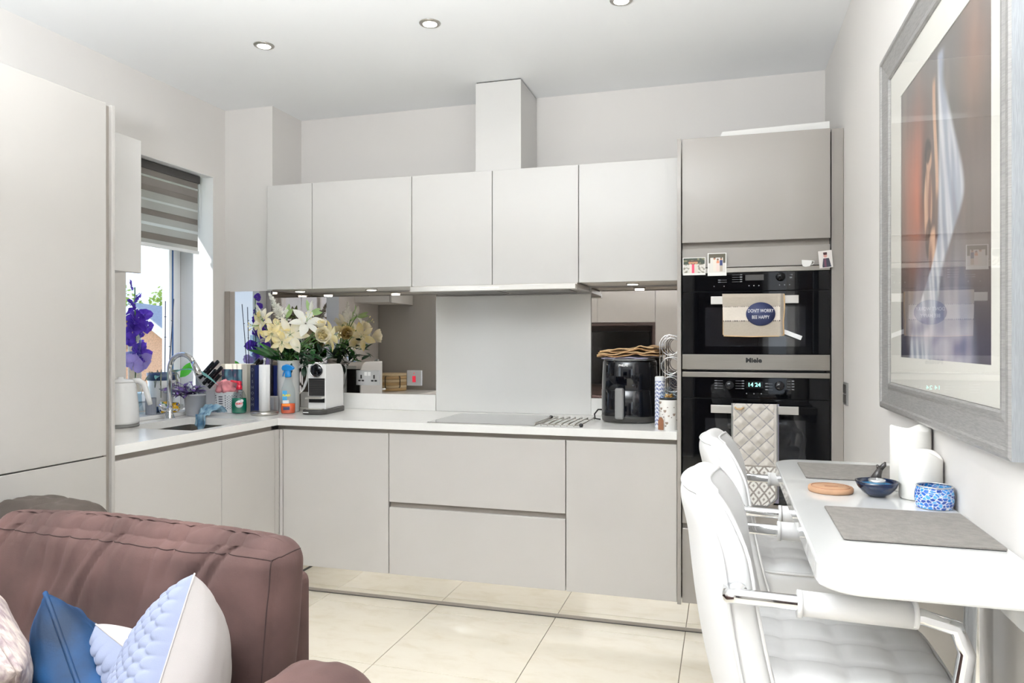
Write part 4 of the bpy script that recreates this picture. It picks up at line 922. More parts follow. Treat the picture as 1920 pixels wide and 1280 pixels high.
# ---- window sill
ZS = .9315
vs = simple('glass_vase', 'tall clear glass vase of purple blossoms on the window sill', 'vase', (-2.955, 3.09, ZS))
VC = Vector((-2.955, 3.09, ZS))
MB().lathe([(.001, .0005), (.042, .0005), (.044, .004), (.036, .05), (.032, .12), (.032, .42), (.03, .42), (.03, .12), (.034, .05), (.001, .01)], VC, 28).build('glass', 'clear_glass', vs, w=True)
ob = simple('purple_blossom_spray', 'tall spray of purple blossoms standing in the glass vase', 'flower', VC + UP * .02)
MB().tube([VC + UP * .02, VC + UP * .3 + Vector((.006, 0, 0)), VC + UP * .66], .003, 7).build('stem', 'stem_green', ob, w=True)
BL = [(3.045, 1.60, .026, 0), (3.045, 1.50, .03, 0), (3.055, 1.455, .04, 0), (3.075, 1.415, .05, 0), (3.05, 1.40, .045, 0), (3.035, 1.365, .04, 0), (3.085, 1.36, .035, 0), (3.025, 1.275, .04, 0), (3.115, 1.28, .045, 0), (3.09, 1.27, .04, 0), (3.13, 1.19, .035, 1), (3.05, 1.215, .05, 1), (3.09, 1.20, .05, 1), (3.02, 1.2, .05, 1), (3.11, 1.45, .035, 0), (3.06, 1.54, .03, 0), (3.12, 1.385, .035, 0), (3.02, 1.43, .04, 0), (3.10, 1.235, .04, 0), (3.0, 1.32, .035, 0)]
for k, (y, z, s_, li) in enumerate(BL):
    c = Vector((-2.95 + rf.uniform(-.02, .035), y + .02, z)); s_ *= 1.2; f_ = Vector((rf.uniform(.0, 1), rf.uniform(-1, .8), rf.uniform(-.3, .3))).normalized()
    g_ = MB(); a = f_.orthogonal().normalized(); b_ = f_.cross(a)
    for j in range(5):
        th_ = 2 * PI * j / 5 + k; rad = a * math.cos(th_) + b_ * math.sin(th_); leaf('', '', None, c, rad + f_ * (.35 if j % 2 else .05), f_, s_ * (1 if j % 2 else .8), s_ * .95, bend=-.3 if j % 2 else .25, cup=.45 if j % 2 else -.3, mb=g_, nseg=6, peak=.68)
    g_.ball(c + f_ * .004, .004, 6); g_.tube([c, Vector((VC.x, VC.y, z - .02))], .0012, 5)
    g_.build('blossom', 'petal_lilac' if li else 'petal_purple', ob, w=True)
# orchid in a white pot on a stack of blue-and-white dishes
dish = simple('blue_dish', 'navy and white dish under the white orchid pot', 'dish', (-2.905, 3.225, ZS))
MB().lathe([(.001, .0005), (.04, .0005), (.045, .005), (.07, .028), (.072, .034), (.066, .034), (.045, .012), (.001, .01)], (-2.905, 3.225, ZS), 32).build('dish', 'pot_navy', dish, w=True)
orc = simple('potted_orchid', 'orchid with two thin canes and drooping leaves in a white pot', 'potted plant', (-2.905, 3.225, ZS + .0105))
OC = Vector((-2.905, 3.225, ZS + .0105))
MB().lathe([(.001, 0), (.046, 0), (.05, .01), (.068, .12), (.072, .175), (.066, .175), (.06, .15), (.001, .15)], OC, 34).build('pot', 'white_ceramic', orc, w=True)
MB().lathe([(.0715, .16), (.074, .162), (.075, .2), (.07, .2), (.068, .165)], OC, 34, cap=False).build('pot_collar', 'pot_navy', orc, w=True)
MB().tube([OC + Vector((.01, .01, .15)), OC + Vector((.008, .015, .4)), OC + Vector((.005, .02, .585))], .0024, 7).build('cane', 'cane', orc, w=True)
MB().tube([OC + Vector((.012, .03, .15)), OC + Vector((.012, .055, .38)), OC + Vector((.008, .078, .60))], .0024, 7).build('cane', 'cane', orc, w=True)
for a, b_, c_ in ((.008, .015, .5), (.008, .015, .39), (.011, .062, .48), (.012, .045, .34)): MB().tube([OC + Vector((a, b_ - .006, c_)), OC + Vector((a, b_ + .006, c_))], .0022, 6).build('clip', 'cane', orc, w=True)
leaf('leaf', 'leaf_bright', orc, OC + Vector((.03, .10, .17)), (.15, .8, .75), (.8, -.6, 0), .13, .05, bend=-.12)
leaf('leaf', 'leaf_aqua', orc, OC + Vector((.045, .05, .20)), (.9, .12, .42), UP, .24, .055, bend=-.7, nseg=10)
leaf('leaf', 'leaf_dark', orc, OC + Vector((0, .04, .18)), (-.1, .9, .4), UP, .14, .045, bend=-.2)
leaf('leaf', 'leaf_aqua', orc, OC + Vector((.02, -.03, .18)), (.4, -.8, .3), UP, .1, .035, bend=-.4)
for k in range(9):
    a = rf.uniform(-2.6, 1.2); d = Vector((math.cos(a), math.sin(a), 0)); MB().tube([OC + UP * .17 + d * .02, OC + UP * (.2 + rf.uniform(-.01, .03)) + d * .06, OC + UP * rf.uniform(.12, .2) + d * .092, OC + UP * rf.uniform(.06, .17) + d * .1], .0022, 6).build('root', 'root', orc, w=True)
mh = simple('sponge_holder', 'grey mesh sponge holder on the sill beside the kettle handle', 'holder', (-2.86, 3.085, ZS))
def meshpat(u, v):
    a = (u * 30) % 1 - .5; b_ = (v * 12 + (.5 if int(u * 30) % 2 else 0)) % 1 - .5
    return lin((210, 214, 222)) if a * a + b_ * b_ < .09 else lin((112, 116, 128))
MB().grid(150, 60, lambda u, v: Vector((-2.848 + .026 * math.cos(2 * PI * u), 3.085 + .026 * math.sin(2 * PI * u), ZS + .001 + .085 * v)), meshpat, closed_u=True).build('mesh_wall', 'glazed_print', mh, w=True)
MB().lathe([(.001, .0008), (.0258, .0008), (.0258, .003), (.001, .003)], (-2.848, 3.085, ZS), 24).build('base', 'mid_grey', mh, w=True)
def lemon(seed):
    def f(u, v):
        n_ = nz(u * 5 + seed, v * 3, seed); q = nz(u * 6 + 9, v * 4, seed + 3)
        if n_ > .12: return lin((244, 190, 30))
        if q > .22: return lin((40, 80, 160))
        if q < -.25: return lin((70, 130, 70))
        return lin((240, 242, 240))
    return f
for nm, lab, y, s_ in (('painted_pot', 'small pot painted with yellow lemons on the sill', 3.165, 3), ('painted_cup', 'blue, white and yellow painted cup beside the lemon pot', 3.235, 8)):
    t = simple(nm, lab, 'pot' if s_ == 3 else 'cup', (-2.835, y, ZS)); x_ = -2.8345
    MB().grid(60, 36, lambda u, v: Vector((x_ + (.02 + .009 * math.sin(PI * v)) * math.cos(2 * PI * u), y + (.02 + .009 * math.sin(PI * v)) * math.sin(2 * PI * u), ZS + .001 + (.062 if s_ == 3 else .05) * v)), lemon(s_), closed_u=True).build('body', 'glazed_print', t, w=True)
    MB().lathe([(.001, .001), (.0198, .001), (.0198, .006), (.001, .006)], (x_, y, ZS), 20).build('base', 'white_ceramic', t, w=True)
    if s_ == 8: MB().tube([(x_ + .02, y + .018, ZS + .04), (x_ + .022, y + .04, ZS + .036), (x_ + .02, y + .038, ZS + .016), (x_ + .02, y + .018, ZS + .012)], .003, 7).build('handle', 'white_ceramic', t, w=True)
sp = simple('ceramic_pot', 'small plain white ceramic pot on the sill behind the tap', 'pot', (-2.86, 3.40, ZS))
MB().lathe([(.001, .0005), (.022, .0005), (.026, .008), (.027, .05), (.024, .058), (.022, .058), (.024, .01), (.001, .008)], (-2.86, 3.40, ZS), 26).build('body', 'white_ceramic', sp, w=True)

# ---- blind
bd_ = thing('roller_blind', 'half-lowered striped zebra roller blind in the kitchen window', 'blind', (-2.86, 3.2, 2.22))
YB0, YB1 = 2.885, 3.437
bx('head_cassette', 'dark_grey', (-2.90, -2.845, 2.88, 3.452, 2.196, 2.240), bd_, .004)
for i, (m, a, b_) in enumerate((('blind_dark', 2.166, 2.196), ('blind_sheer', 2.155, 2.166), ('blind_mid', 2.115, 2.155), ('blind_dark', 2.085, 2.115), ('blind_light', 2.047, 2.085), ('blind_sheer', 2.035, 2.047), ('blind_light', 1.993, 2.035), ('blind_dark', 1.962, 1.993), ('blind_light', 1.926, 1.962), ('blind_sheer', 1.910, 1.926), ('blind_light', 1.872, 1.910), ('blind_dark', 1.838, 1.872), ('blind_light', 1.816, 1.838))):
    bx('fabric_band', m, (-2.853 - .0008 * (i % 2), -2.851 - .0008 * (i % 2), YB0, YB1, a, b_), bd_)
bx('bottom_rail', 'upvc', (-2.860, -2.845, YB0 - .003, YB1 + .004, 1.800, 1.817), bd_, .002)
MB().tube([(-2.848, 3.444, 2.2), (-2.846, 3.446, 2.1), (-2.846, 3.446, 1.95)], .0018, 6).build('bead_chain', 'upvc', bd_, w=True)

# ---- photos and magnet
def people_a(u, v):
    if u < .03 or u > .97 or v < .12 or v > .97: return lin((238, 236, 232))
    if v > .62:
        for c, r in ((.33, .08), (.45, .07), (.58, .08)):
            if (u - c) ** 2 + ((v - .74) * .7) ** 2 < r * r: return lin((196, 140, 104)) if v < .76 else lin((90, 62, 44))
        return lin((46, 58, 44)) if nz(u * 8, v * 8) > -.2 else lin((120, 116, 90))
    if .30 < u < .40: return lin((226, 214, 204))
    if .40 < u < .52: return lin((224, 70, 104))
    if .52 < u < .66: return lin((214, 206, 192))
    return lin((214, 210, 202)) if nz(u * 9, v * 9, 3) > -.15 else lin((140, 134, 120))
def people_b(u, v):
    if u < .05 or u > .95 or v < .14 or v > .96: return lin((240, 238, 234))
    for c, b_, co_ in ((.36, .72, (232, 224, 212)), (.54, .66, (236, 214, 206)), (.72, .70, (28, 46, 104))):
        if (u - c) ** 2 + ((v - b_ - .04) * 1.1) ** 2 < .0036: return lin((190, 134, 104)) if v < b_ + .05 else lin((60, 44, 36))
        if abs(u - c) < .075 and .18 < v < b_ - .02:
            if c == .72 and v < .45: return lin((190, 176, 160))
            if c == .54 and v > .55: return lin((226, 140, 100))
            return lin(co_)
    if v > .8 or u < .14 or u > .82: return lin((80, 74, 56)) if v > .55 else lin((222, 218, 212))
    return lin((226, 222, 214))
def person_c(u, v):
    if (u - .5) ** 2 * 1.0 + ((v - .70) * 1.2) ** 2 < .018: return lin((206, 150, 140)) if v < .76 else lin((78, 46, 50))
    if .36 < u < .64 and .78 < v < .9: return lin((78, 46, 50))
    w_ = .32 * (1 - max(0, v - .1) * .75)
    if v < .55 and v > .04 and abs(u - .54) < w_: return lin((52, 54, 68)) if abs(u - .46) > .07 else lin((100, 58, 78))
    return lin((228, 222, 218))
def photo(label, x0, x1, z0, z1, fn, tilt=0, y=3.2915):
    cx, cz_ = (x0 + x1) / 2, (z0 + z1) / 2; w_, h_ = x1 - x0, z1 - z0
    t = thing('fridge_photo', label, 'photo', (cx, y, cz_), rot=(0, tilt, 0), group=None)
    bx('photo_card', 'print_white', (-w_ / 2, w_ / 2, -.0006, .0006, -h_ / 2, h_ / 2), t, w=False)
    MB().grid(46, 46, lambda u, v: Vector((-w_ / 2 + w_ * u, -.0009, -h_ / 2 + h_ * v)), fn).build('picture', 'gloss_photo', t)
photo('landscape snapshot of three people, one in a pink dress, above ovens', -.180, -.083, 1.600, 1.677, people_a)
photo('portrait snapshot of three standing people above the ovens', -.074, .005, 1.595, 1.694, people_b)
photo('tilted portrait photo of a person in dark clothes and cap', .376, .429, 1.617, 1.689, person_c, R(-5), y=3.2905)
mg = simple('cup_magnet', 'white teacup-shaped magnet on the upper oven trim', 'magnet', (.332, 3.291, 1.637))
MB().prism([(-.023, .016), (.017, .013), (.017, .002), (.009, -.012), (-.008, -.015), (-.018, -.012), (-.023, 0)], .004, mtx=frontal(.332, 3.2915, 1.637), bev=.001).build('cup', 'white_ceramic', mg, w=True)
MB().tube([(.348, 3.2895, 1.648), (.358, 3.2895, 1.646), (.357, 3.2895, 1.636), (.346, 3.2895, 1.63)], .0018, 7).build('cup_handle', 'white_ceramic', mg, w=True)

# ---- tea towel on the compact oven handle
def towel_col(u, v):
    n_ = .05 * nz(u * 30, v * 30) ; k = v
    c = lin((178, 168, 154)) if (k > .70 or k < .36) else lin((222, 213, 202))
    for q in (.70, .36):
        if abs(k - q) < .012 and (u * 34) % 1 < .55 and u < .93: return lin((52, 48, 48))
    if u > .93: c = lin((168, 160, 150))
    return tuple(max(0, a * (1 + n_ + .06 * nz(u * 4, v * 4, 8))) for a in c)
tt = simple('tea_towel', 'beige tea towel with dark bee motto oval on the upper oven handle', 'towel', (.115, 3.248, 1.508))
def tfront(u, v):
    x = -.013 + .25 * u + (.006 * (1 - v)) * (1 - u); z = 1.331 + .1795 * v + .003 * (1 - u) * (v > .95)
    y = 3.2475 - .004 * (1 - v) + .0022 * nz(u * 5, v * 3, 1) - .006 * math.exp(-((u - .94) / .03) ** 2)
    if v > .93: y += (v - .93) / .07 * .0065
    return Vector((x, y, z))
MB().grid(110, 70, tfront, towel_col).build('front_drop', 'woven_print', tt, w=True)
MB().grid(20, 16, lambda u, v: Vector((-.011 + .246 * u, 3.2565 + .0095 * sstep(0, .15, v), 1.5108 - .001 - .172 * v)) if v > .05 else Vector((-.011 + .246 * u, 3.254, 1.5108))).build('back_drop', 'tan_cloth', tt, w=True)
hem = MB(); hem.tube([(-.007, 3.244, 1.333), (.10, 3.243, 1.3295), (.215, 3.243, 1.3315), (.233, 3.241, 1.337)], .0024, 6); hem.tube([(.236, 3.241, 1.508), (.238, 3.239, 1.45), (.233, 3.239, 1.39), (.235, 3.24, 1.336)], .003, 6); hem.build('hem', 'tan_cloth', tt, w=True)
MB().lathe([(.001, .0006), (1, .0006), (1, 0)], (0, 0, 0), 48, mtx=frontal(.143, 3.2425, 1.425, 0) @ Matrix.Diagonal((.0585, .0495, 1, 1))).build('motto_oval', 'navy_motto' if 'navy_motto' in M else 'navy_print', tt, w=True)
for s_, z in (("DON'T WORRY", 1.438), ('BEE HAPPY', 1.411)): text(s_, .0205, 'print_white', tt, frontal(.143, 3.2415, z), depth=.0003, xs=.70, spacing=1.02)
MB().box(0, .078, -.001, 0, -.009, .009, .0004, 1, mtx=T(.232, 3.245, 1.352) @ Matrix.Rotation(R(22), 4, 'Y')).build('care_label', 'paper_white', tt, w=True)
# ---- oven mitt pad on the lower handle
def mitt_col(u, v):
    if v < .40:
        if v > .385 or u < .05 or u > .95: return lin((150, 142, 134))
        a = (u * 4.2 + v * 7.6) % 1 - .5; b_ = (u * 4.2 - v * 7.6) % 1 - .5
        if abs(a) > .40 or abs(b_) > .40: return lin((150, 142, 136))
        if abs(a) < .14 and abs(b_) < .14: return lin((160, 152, 146))
        return lin((238, 236, 232))
    if u < .05 or u > .93: return lin((196, 190, 184))
    a = (u * 2.6 + v * 6.2) % 1; b_ = (u * 2.6 - v * 6.2) % 1; k = min(a, 1 - a, b_, 1 - b_)
    return lin((150, 146, 148)) if k < .035 else lin((204, 198, 190))
om = simple('oven_mitt', 'quilted grey double oven mitt hanging on the lower oven handle', 'oven mitt', (.118, 3.25, 1.04))
def mitt(u, v):
    x = .028 + .181 * u; z = .615 + .43 * v
    if v < .12:
        k = math.sqrt(max(0, 1 - ((.12 - v) / .12) ** 2)); k = .55 + .45 * k; x = .118 + (x - .118) * k
    y = 3.246 - .006 * (v < .4)
    if v >= .4:
        a = (u * 2.6 + v * 6.2) % 1; b_ = (u * 2.6 - v * 6.2) % 1; y -= .011 * min(1, 2.2 * min(a, 1 - a)) * min(1, 2.2 * min(b_, 1 - b_)) * (1 if .06 < u < .93 else .2)
    if v > .965: y += (v - .965) / .035 * .009
    return Vector((x, y, z))
MB().grid(100, 220, mitt, mitt_col).build('front_pad', 'woven_print', om, w=True)
MB().grid(12, 20, lambda u, v: Vector((.036 + .181 * u, 3.255 + .011 * sstep(0, .1, v), 1.045 - .42 * v))).build('back_pad', 'tan_grey' if 'tan_grey' in M else 'lilac_cloth', om, w=True)
MB().tube([mitt(1, 1 - k / 24) for k in range(23)] + [mitt(1 - k / 10, 0) for k in range(11)] + [mitt(0, k / 24) for k in range(2, 25)], .0035, 6).build('binding', 'mid_grey', om, w=True)
MB().tube([(.04, 3.238, 1.03), (.045, 3.231, 1.024), (.062, 3.229, 1.022), (.075, 3.236, 1.029)], .004, 6).build('hanging_loop', 'tan_cloth', om, w=True)
# ================================================================== DINING END (right wall)
tb = thing('breakfast_bar', 'white gloss breakfast bar with rounded corners fixed to the right wall', 'table', (.31, 1.7, .912))
def corner(cx, cy, r, a0, a1, n=10): return [(cx + r * math.cos(R(a0 + (a1 - a0) * k / n)), cy + r * math.sin(R(a0 + (a1 - a0) * k / n))) for k in range(n + 1)]
XT0, XT1, YT0, YT1 = .143, .4742, 1.235, 2.375
MB().prism([(XT1, YT0), (XT1, YT1)] + corner(XT0 + .085, YT1 - .085, .085, 90, 180) + corner(XT0 + .07, YT0 + .07, .07, 180, 270), .038, mtx=T(0, 0, .912), bev=.004, smooth_side=False).build('tabletop', 'table_gloss', tb, w=True)
bx('wall_cleat', 'table_gloss', (.44, .4742, 1.28, 2.3, .86, .911), tb, .002)
MB().lathe([(.05, 0), (.05, .006), (.022, .012), (.022, .90), (.05, .905), (.05, .911)], (.415, 1.42, .0006), 20).build('leg', 'chrome', tb, w=True)
ZT = .9505
def mat_thing(label, x0, x1, y0, y1):
    t = thing('placemat', label, 'placemat', ((x0 + x1) / 2, (y0 + y1) / 2, ZT), group='grey slate placemats on the breakfast bar')
    MB().prism(rrect(x0, x1, y0, y1, .006), .0035, mtx=T(0, 0, ZT + .001), bev=.0006).build('mat_face', 'slate', t, w=True); MB().prism(rrect(x0 + .001, x1 - .001, y0 + .001, y1 - .001, .006), .001, mtx=T(0, 0, ZT)).build('backing', 'slate_edge', t, w=True)
mat_thing('grey slate placemat nearest the camera on the white bar', .205, .464, 1.43, 1.70)
mat_thing('grey slate placemat at the far end of the white bar', .203, .46, 2.05, 2.29)
cs = thing('coaster', 'round cork coaster with dark ring between the two placemats', 'coaster', (.242, 1.888, ZT))
MB().lathe([(.001, 0), (.049, 0), (.0505, .003), (.0505, .009), (.049, .012), (.001, .012)], (.242, 1.888, ZT), 40).build('disc', 'cork', cs, w=True)
MB().tube([(.242 + .043 * math.cos(2 * PI * k / 40), 1.888 + .043 * math.sin(2 * PI * k / 40), ZT + .012) for k in range(40)], .0011, 6, closed=True).build('ring_line', 'brown_print', cs, w=True)
bx('engraving', 'brown_print', (-.014, .016, -.004, .004, .0122, .0126), cs, w=False)
bw_ = thing('tealight_bowl', 'dark blue glass tealight bowl with whale-tail handle on the bar', 'candle holder', (.338, 1.862, ZT))
BC = Vector((.338, 1.862, ZT))
MB().lathe([(.001, .0005), (.018, .0005), (.03, .008), (.042, .022), (.0465, .035), (.044, .035), (.038, .024), (.026, .012), (.001, .009)], BC, 36).build('bowl', 'blue_glass', bw_, w=True)
MB().lathe([(.001, .0255), (.038, .0255), (.0385, .0262), (.001, .0268)], BC, 30).build('water', 'glass_blue_fill' if 'glass_blue_fill' in M else 'sky_print', bw_, w=True)
MB().lathe([(.001, .027), (.018, .027), (.0185, .038), (.016, .039), (.015, .034), (.001, .034)], BC, 24).build('tealight', 'tin', bw_, w=True); MB().tube([BC + UP * .034, BC + UP * .042], .001, 6).build('wick', 'print_white', bw_, w=True)
hdl = MB(); hdl.tube([BC + Vector((.004, .040, .030)), BC + Vector((.010, .043, .045)), BC + Vector((.016, .043, .060))], [.013, .009, .006], 10)
hdl.tube([BC + Vector((.013, .043, .054)), BC + Vector((.024, .043, .066)), BC + Vector((.026, .043, .073))], [.007, .0055, .002], 8); hdl.tube([BC + Vector((.013, .043, .054)), BC + Vector((.008, .043, .066))], [.006, .002], 8)
hdl.build('tail_handle', 'bowl_dark', bw_, w=True)
def candle(label, x, y, r, h):
    t = thing('pillar_candle', label, 'candle', (x, y, ZT), group=None)
    MB().lathe([(.001, .0005), (r - .002, .0005), (r, .003), (r, h - .004), (r - .003, h), (r - .008, h - .004), (.006, h - .016), (.001, h - .016)], (x, y, ZT), 48, wob=lambda a, rr, z: (.007 * math.sin(2 * PI * a * 2 + 1 + h * 40) + .003 * math.sin(2 * PI * a * 3) if z > h - .006 else 0)).build('wax_body', 'wax', t, w=True)
    MB().tube([(x, y, ZT + h - .017), (x + .001, y, ZT + h - .002)], .0012, 6).build('wick', 'print_white', t, w=True)
candle('shorter white pillar candle with wavy rim, in front of the taller one', .429, 1.862, .0445, .103)
candle('taller white pillar candle with wavy rim, against the right wall', .429, 1.957, .0445, .152)
mc = thing('mosaic_candle_holder', 'round blue and white mosaic glass candle holder by the wall', 'candle holder', (.434, 1.768, ZT))
def mosaic(u, v):
    a = u * 26; b_ = v * 7; best = 9; sec = 9; idc = 0
    for i in range(-1, 2):
        for j in range(-1, 2):
            ca, cb_ = math.floor(a) + i, math.floor(b_) + j; q = random.Random((int(ca) % 26) * 131 + int(cb_) * 7)
            d = (a - ca - q.random()) ** 2 + (b_ - cb_ - q.random()) ** 2
            if d < best: sec = best; best = d; idc = q.random()
            elif d < sec: sec = d
    if math.sqrt(sec) - math.sqrt(best) < .15: return lin((206, 214, 226))
    return lin(((8, 84, 176), (24, 122, 200), (12, 60, 140), (80, 160, 215))[int(idc * 4)])
MB().grid(150, 50, lambda u, v: Vector((.434 + (.033 + .0055 * math.sin(PI * (v * .85 + .1))) * math.cos(2 * PI * u), 1.768 + (.033 + .0055 * math.sin(PI * (v * .85 + .1))) * math.sin(2 * PI * u), ZT + .0008 + .046 * v)), mosaic, closed_u=True).build('mosaic_wall', 'glazed_print', mc, w=True)
MB().lathe([(.001, .0006), (.0328, .0006), (.0328, .004), (.001, .004)], (.434, 1.768, ZT), 24).build('base', 'tin', mc, w=True); MB().tube([(.434 + .0345 * math.cos(2 * PI * k / 32), 1.768 + .0345 * math.sin(2 * PI * k / 32), ZT + .0468) for k in range(32)], .0016, 6, closed=True).build('rim', 'tin', mc, w=True)

# ---- bar stools
def make_stool(label, loc):
    s = thing('bar_stool', label, 'bar stool', loc, group='white padded bar stools')
    # local: +x faces the bar
    ZS0, ZB, W = .60, 1.035, .225
    def prof(t):      # centre line of the padded back: t 0 bottom .. 1 top
        z = ZS0 + (ZB - ZS0) * t; x = -.165 - .045 * t + .03 * (1 - t) ** 3 - .015 * sstep(.7, 1, t); return x, z
    def wid(t): return W * (1 if t < .62 else math.sqrt(max(0, 1 - ((t - .62) / .44) ** 2.6)))
    def pt(t, q, side):
        x, z = prof(t); w_ = wid(t); y = q * w_
        edge = (1 - abs(q) ** 9) ** .5 * min(1, ((1.0 - t) / .10) ** .5 if t > .90 else 1); th_ = .016 + .026 * edge - .004
        th_ *= (1 + .35 * (1 - t))
        return Vector((x + .055 * (y / W) ** 2 + (th_ if side > 0 else -th_), y, z))
    b = MB(); nt_, nq = 26, 22; bm = b.bm; V = {}
    for sd in (1, -1):
        for i in range(nt_ + 1):
            for j in range(nq + 1): V[sd, i, j] = bm.verts.new(pt(i / nt_, -1 + 2 * j / nq, sd))
    def q_(*ks):
        f = bm.faces.new([V[k] for k in ks]); f.smooth = True
    for i in range(nt_):
        for j in range(nq):
            q_((1, i, j), (1, i, j + 1), (1, i + 1, j + 1), (1, i + 1, j)); q_((-1, i, j), (-1, i + 1, j), (-1, i + 1, j + 1), (-1, i, j + 1))
        for j in (0, nq): q_((1, i, j), (1, i + 1, j), (-1, i + 1, j), (-1, i, j))
    for j in range(nq):
        q_((1, nt_, j), (1, nt_, j + 1), (-1, nt_, j + 1), (-1, nt_, j)); q_((1, 0, j), (-1, 0, j), (-1, 0, j + 1), (1, 0, j + 1))
    bmesh.ops.recalc_face_normals(bm, faces=bm.faces)
    o = b.build('backrest', 'leatherette', s)
    m_ = o.modifiers.new('soft', 'SUBSURF'); m_.levels = 1; m_.render_levels = 1
    for sd in (1, -1):
        path = [pt(.02 + .94 * k / 20, -.985, sd) for k in range(21)] + [pt(.965, -.98 + 1.96 * k / 14, sd) for k in range(1, 14)] + [pt(.96 - .94 * k / 20, .985, sd) for k in range(21)]
        MB().tube(path, .0035, 6).build('piping', 'leatherette', o)
    # seat with tufted squares
    def seat_top(x, y):
        a, c_ = (x + .19) / .0975, (y + .21) / .105
        d1 = abs((a + c_ * .0) % 1 - .5); d2 = abs(c_ % 1 - .5)
        return .012 * (1 - (2 * d1) ** 4) * (1 - (2 * d2) ** 4)
    t = bmesh.new(); bmesh.ops.create_cube(t, size=2); bmesh.ops.subdivide_edges(t, edges=t.edges, cuts=35, use_grid_fill=True)
    hx, hy, hz, r = .195, .21, .048, .035
    for v in t.verts:
        p = Vector((v.co.x * hx, v.co.y * hy, v.co.z * hz)); q = Vector((max(-hx + r, min(hx - r, p.x)), max(-hy + r, min(hy - r, p.y)), max(-hz + r, min(hz - r, p.z)))); d = p - q
        if d.length > 1e-6: p = q + d.normalized() * r
        rr = .05; 
        if v.co.z > .9: p.z += seat_top(p.x, p.y) - .006
        v.co = p + Vector((.045, 0, .655))
    for f in t.faces: f.smooth = True
    MB()._merge(t).build('seat', 'leatherette', s)
    MB().tube([Vector((.045 + .193 * math.copysign(min(1, abs(math.cos(a)) ** .45), math.cos(a)), .208 * math.copysign(min(1, abs(math.sin(a)) ** .45), math.sin(a)), .688)) for a in [2 * PI * k / 60 for k in range(60)]], .004, 6, closed=True).build('piping', 'leatherette', s)
    for sy in (-1, 1):
        y = sy * .252
        arm = MB().tube([(-.155, sy * .205, .858), (-.155, y, .858), (-.14, y, .859), (0, y, .856), (.15, y, .853), (.2, y, .84), (.215, y, .80), (.2, y, .70), (.16, y * .9, .62), (.07, y * .4, .598)], .0135, 12).build('arm', 'chrome', s)
        MB().tube([(-.043, y, .857), (.04, y, .8552), (.14, y, .8535)], [.0215, .0215, .0215], 16).build('arm_pad', 'leatherette', arm)
        for x in (-.040, .138): MB().tube([(x - .004, y, .8560), (x + .004, y, .8558)], .0232, 16).build('pad_cuff', 'leatherette', arm)
        MB().lathe([(.001, 0), (.018, 0), (.018, .006), (.001, .008)], (0, 0, 0), 16, mtx=T(-.142, sy * .224, .858) @ Matrix.Rotation(-sy * R(90), 4, 'X')).build('arm_bolt', 'chrome', s)
    MB().box(-.07, .13, -.09, .09, .592, .607, .003).build('seat_plate', 'black_plastic', s)
    MB().lathe([(.03, .30), (.03, .592), (.02, .5925)], (.03, 0, 0), 20).build('gas_lift', 'chrome', s); MB().lathe([(.025, .03), (.025, .30), (.02, .301)], (.03, 0, 0), 20).build('column', 'chrome', s)
    MB().lathe([(.001, .0012), (.19, .0012), (.195, .004), (.19, .01), (.06, .026), (.03, .05), (.001, .05)], (.03, 0, 0), 44).build('base', 'chrome', s)
    MB().tube([(.03 + .03, -.1, .30), (.2, -.13, .27), (.24, 0, .27), (.2, .13, .27), (.06, .1, .30)], .009, 10).build('footrest', 'chrome', s); MB().tube([(.05, -.1, .301), (.03, 0, .30), (.05, .1, .301)], .009, 10).build('footrest_bracket', 'chrome', s)
    return s
st = make_stool('white padded bar stool nearest the camera, its back cut by the frame bottom', (.163, 1.60, 0))
st2 = copy_tree(st); st2.location = (.178, 2.285, 0); st2['label'] = 'far white padded bar stool standing in front of the ovens'

# ---- framed picture
pf = thing('framed_picture', 'large silver-framed painting of a draped dancer-like shape on right wall', 'picture', (.474, 1.9, 1.63))
FY0, FY1, FZ0, FZ1 = 1.377, 2.432, 1.111, 2.152
PROF = [(0, .4742), (0, .451), (.006, .4475), (.016, .4475), (.02, .4515), (.058, .4605), (.066, .4575), (.074, .4575), (.078, .461), (.078, .470)]
def fpt(i, c):
    ins, x = PROF[i]; y = (FY0 + ins, FY1 - ins, FY1 - ins, FY0 + ins)[c]; z = (FZ0 + ins, FZ0 + ins, FZ1 - ins, FZ1 - ins)[c]; return (x, y, z)
for c, nm in enumerate(('bottom_rail', 'far_stile', 'top_rail', 'near_stile')):
    b = MB(); bm = b.bm; c2 = (c + 1) % 4
    for i in range(len(PROF) - 1):
        f = bm.faces.new([bm.verts.new(fpt(*k)) for k in ((i, c), (i, c2), (i + 1, c2), (i + 1, c))]); f.material_index = 1 if i == 0 else 0
    bmesh.ops.remove_doubles(bm, verts=bm.verts, dist=1e-6); bmesh.ops.recalc_face_normals(bm, faces=bm.faces)
    if sum(f.normal.x * (1 if True else 0) for f in bm.faces) > 0: bmesh.ops.reverse_faces(bm, faces=bm.faces)
    b.build(nm, ['silver_frame', 'silver_side'], pf, w=True)
AY0, AY1, AZ0, AZ1 = 1.517, 2.232, 1.266, 1.985
GY0, GY1, GZ0, GZ1 = FY0 + .079, FY1 - .079, FZ0 + .079, FZ1 - .079
mb_ = MB()
for d in ((GY0, AY0, GZ0, GZ1), (AY1, GY1, GZ0, GZ1), (AY0, AY1, GZ0, AZ0), (AY0, AY1, AZ1, GZ1)): mb_.box(.4645, .4665, *d)
mb_.build('mount', 'mount_board', pf, w=True)
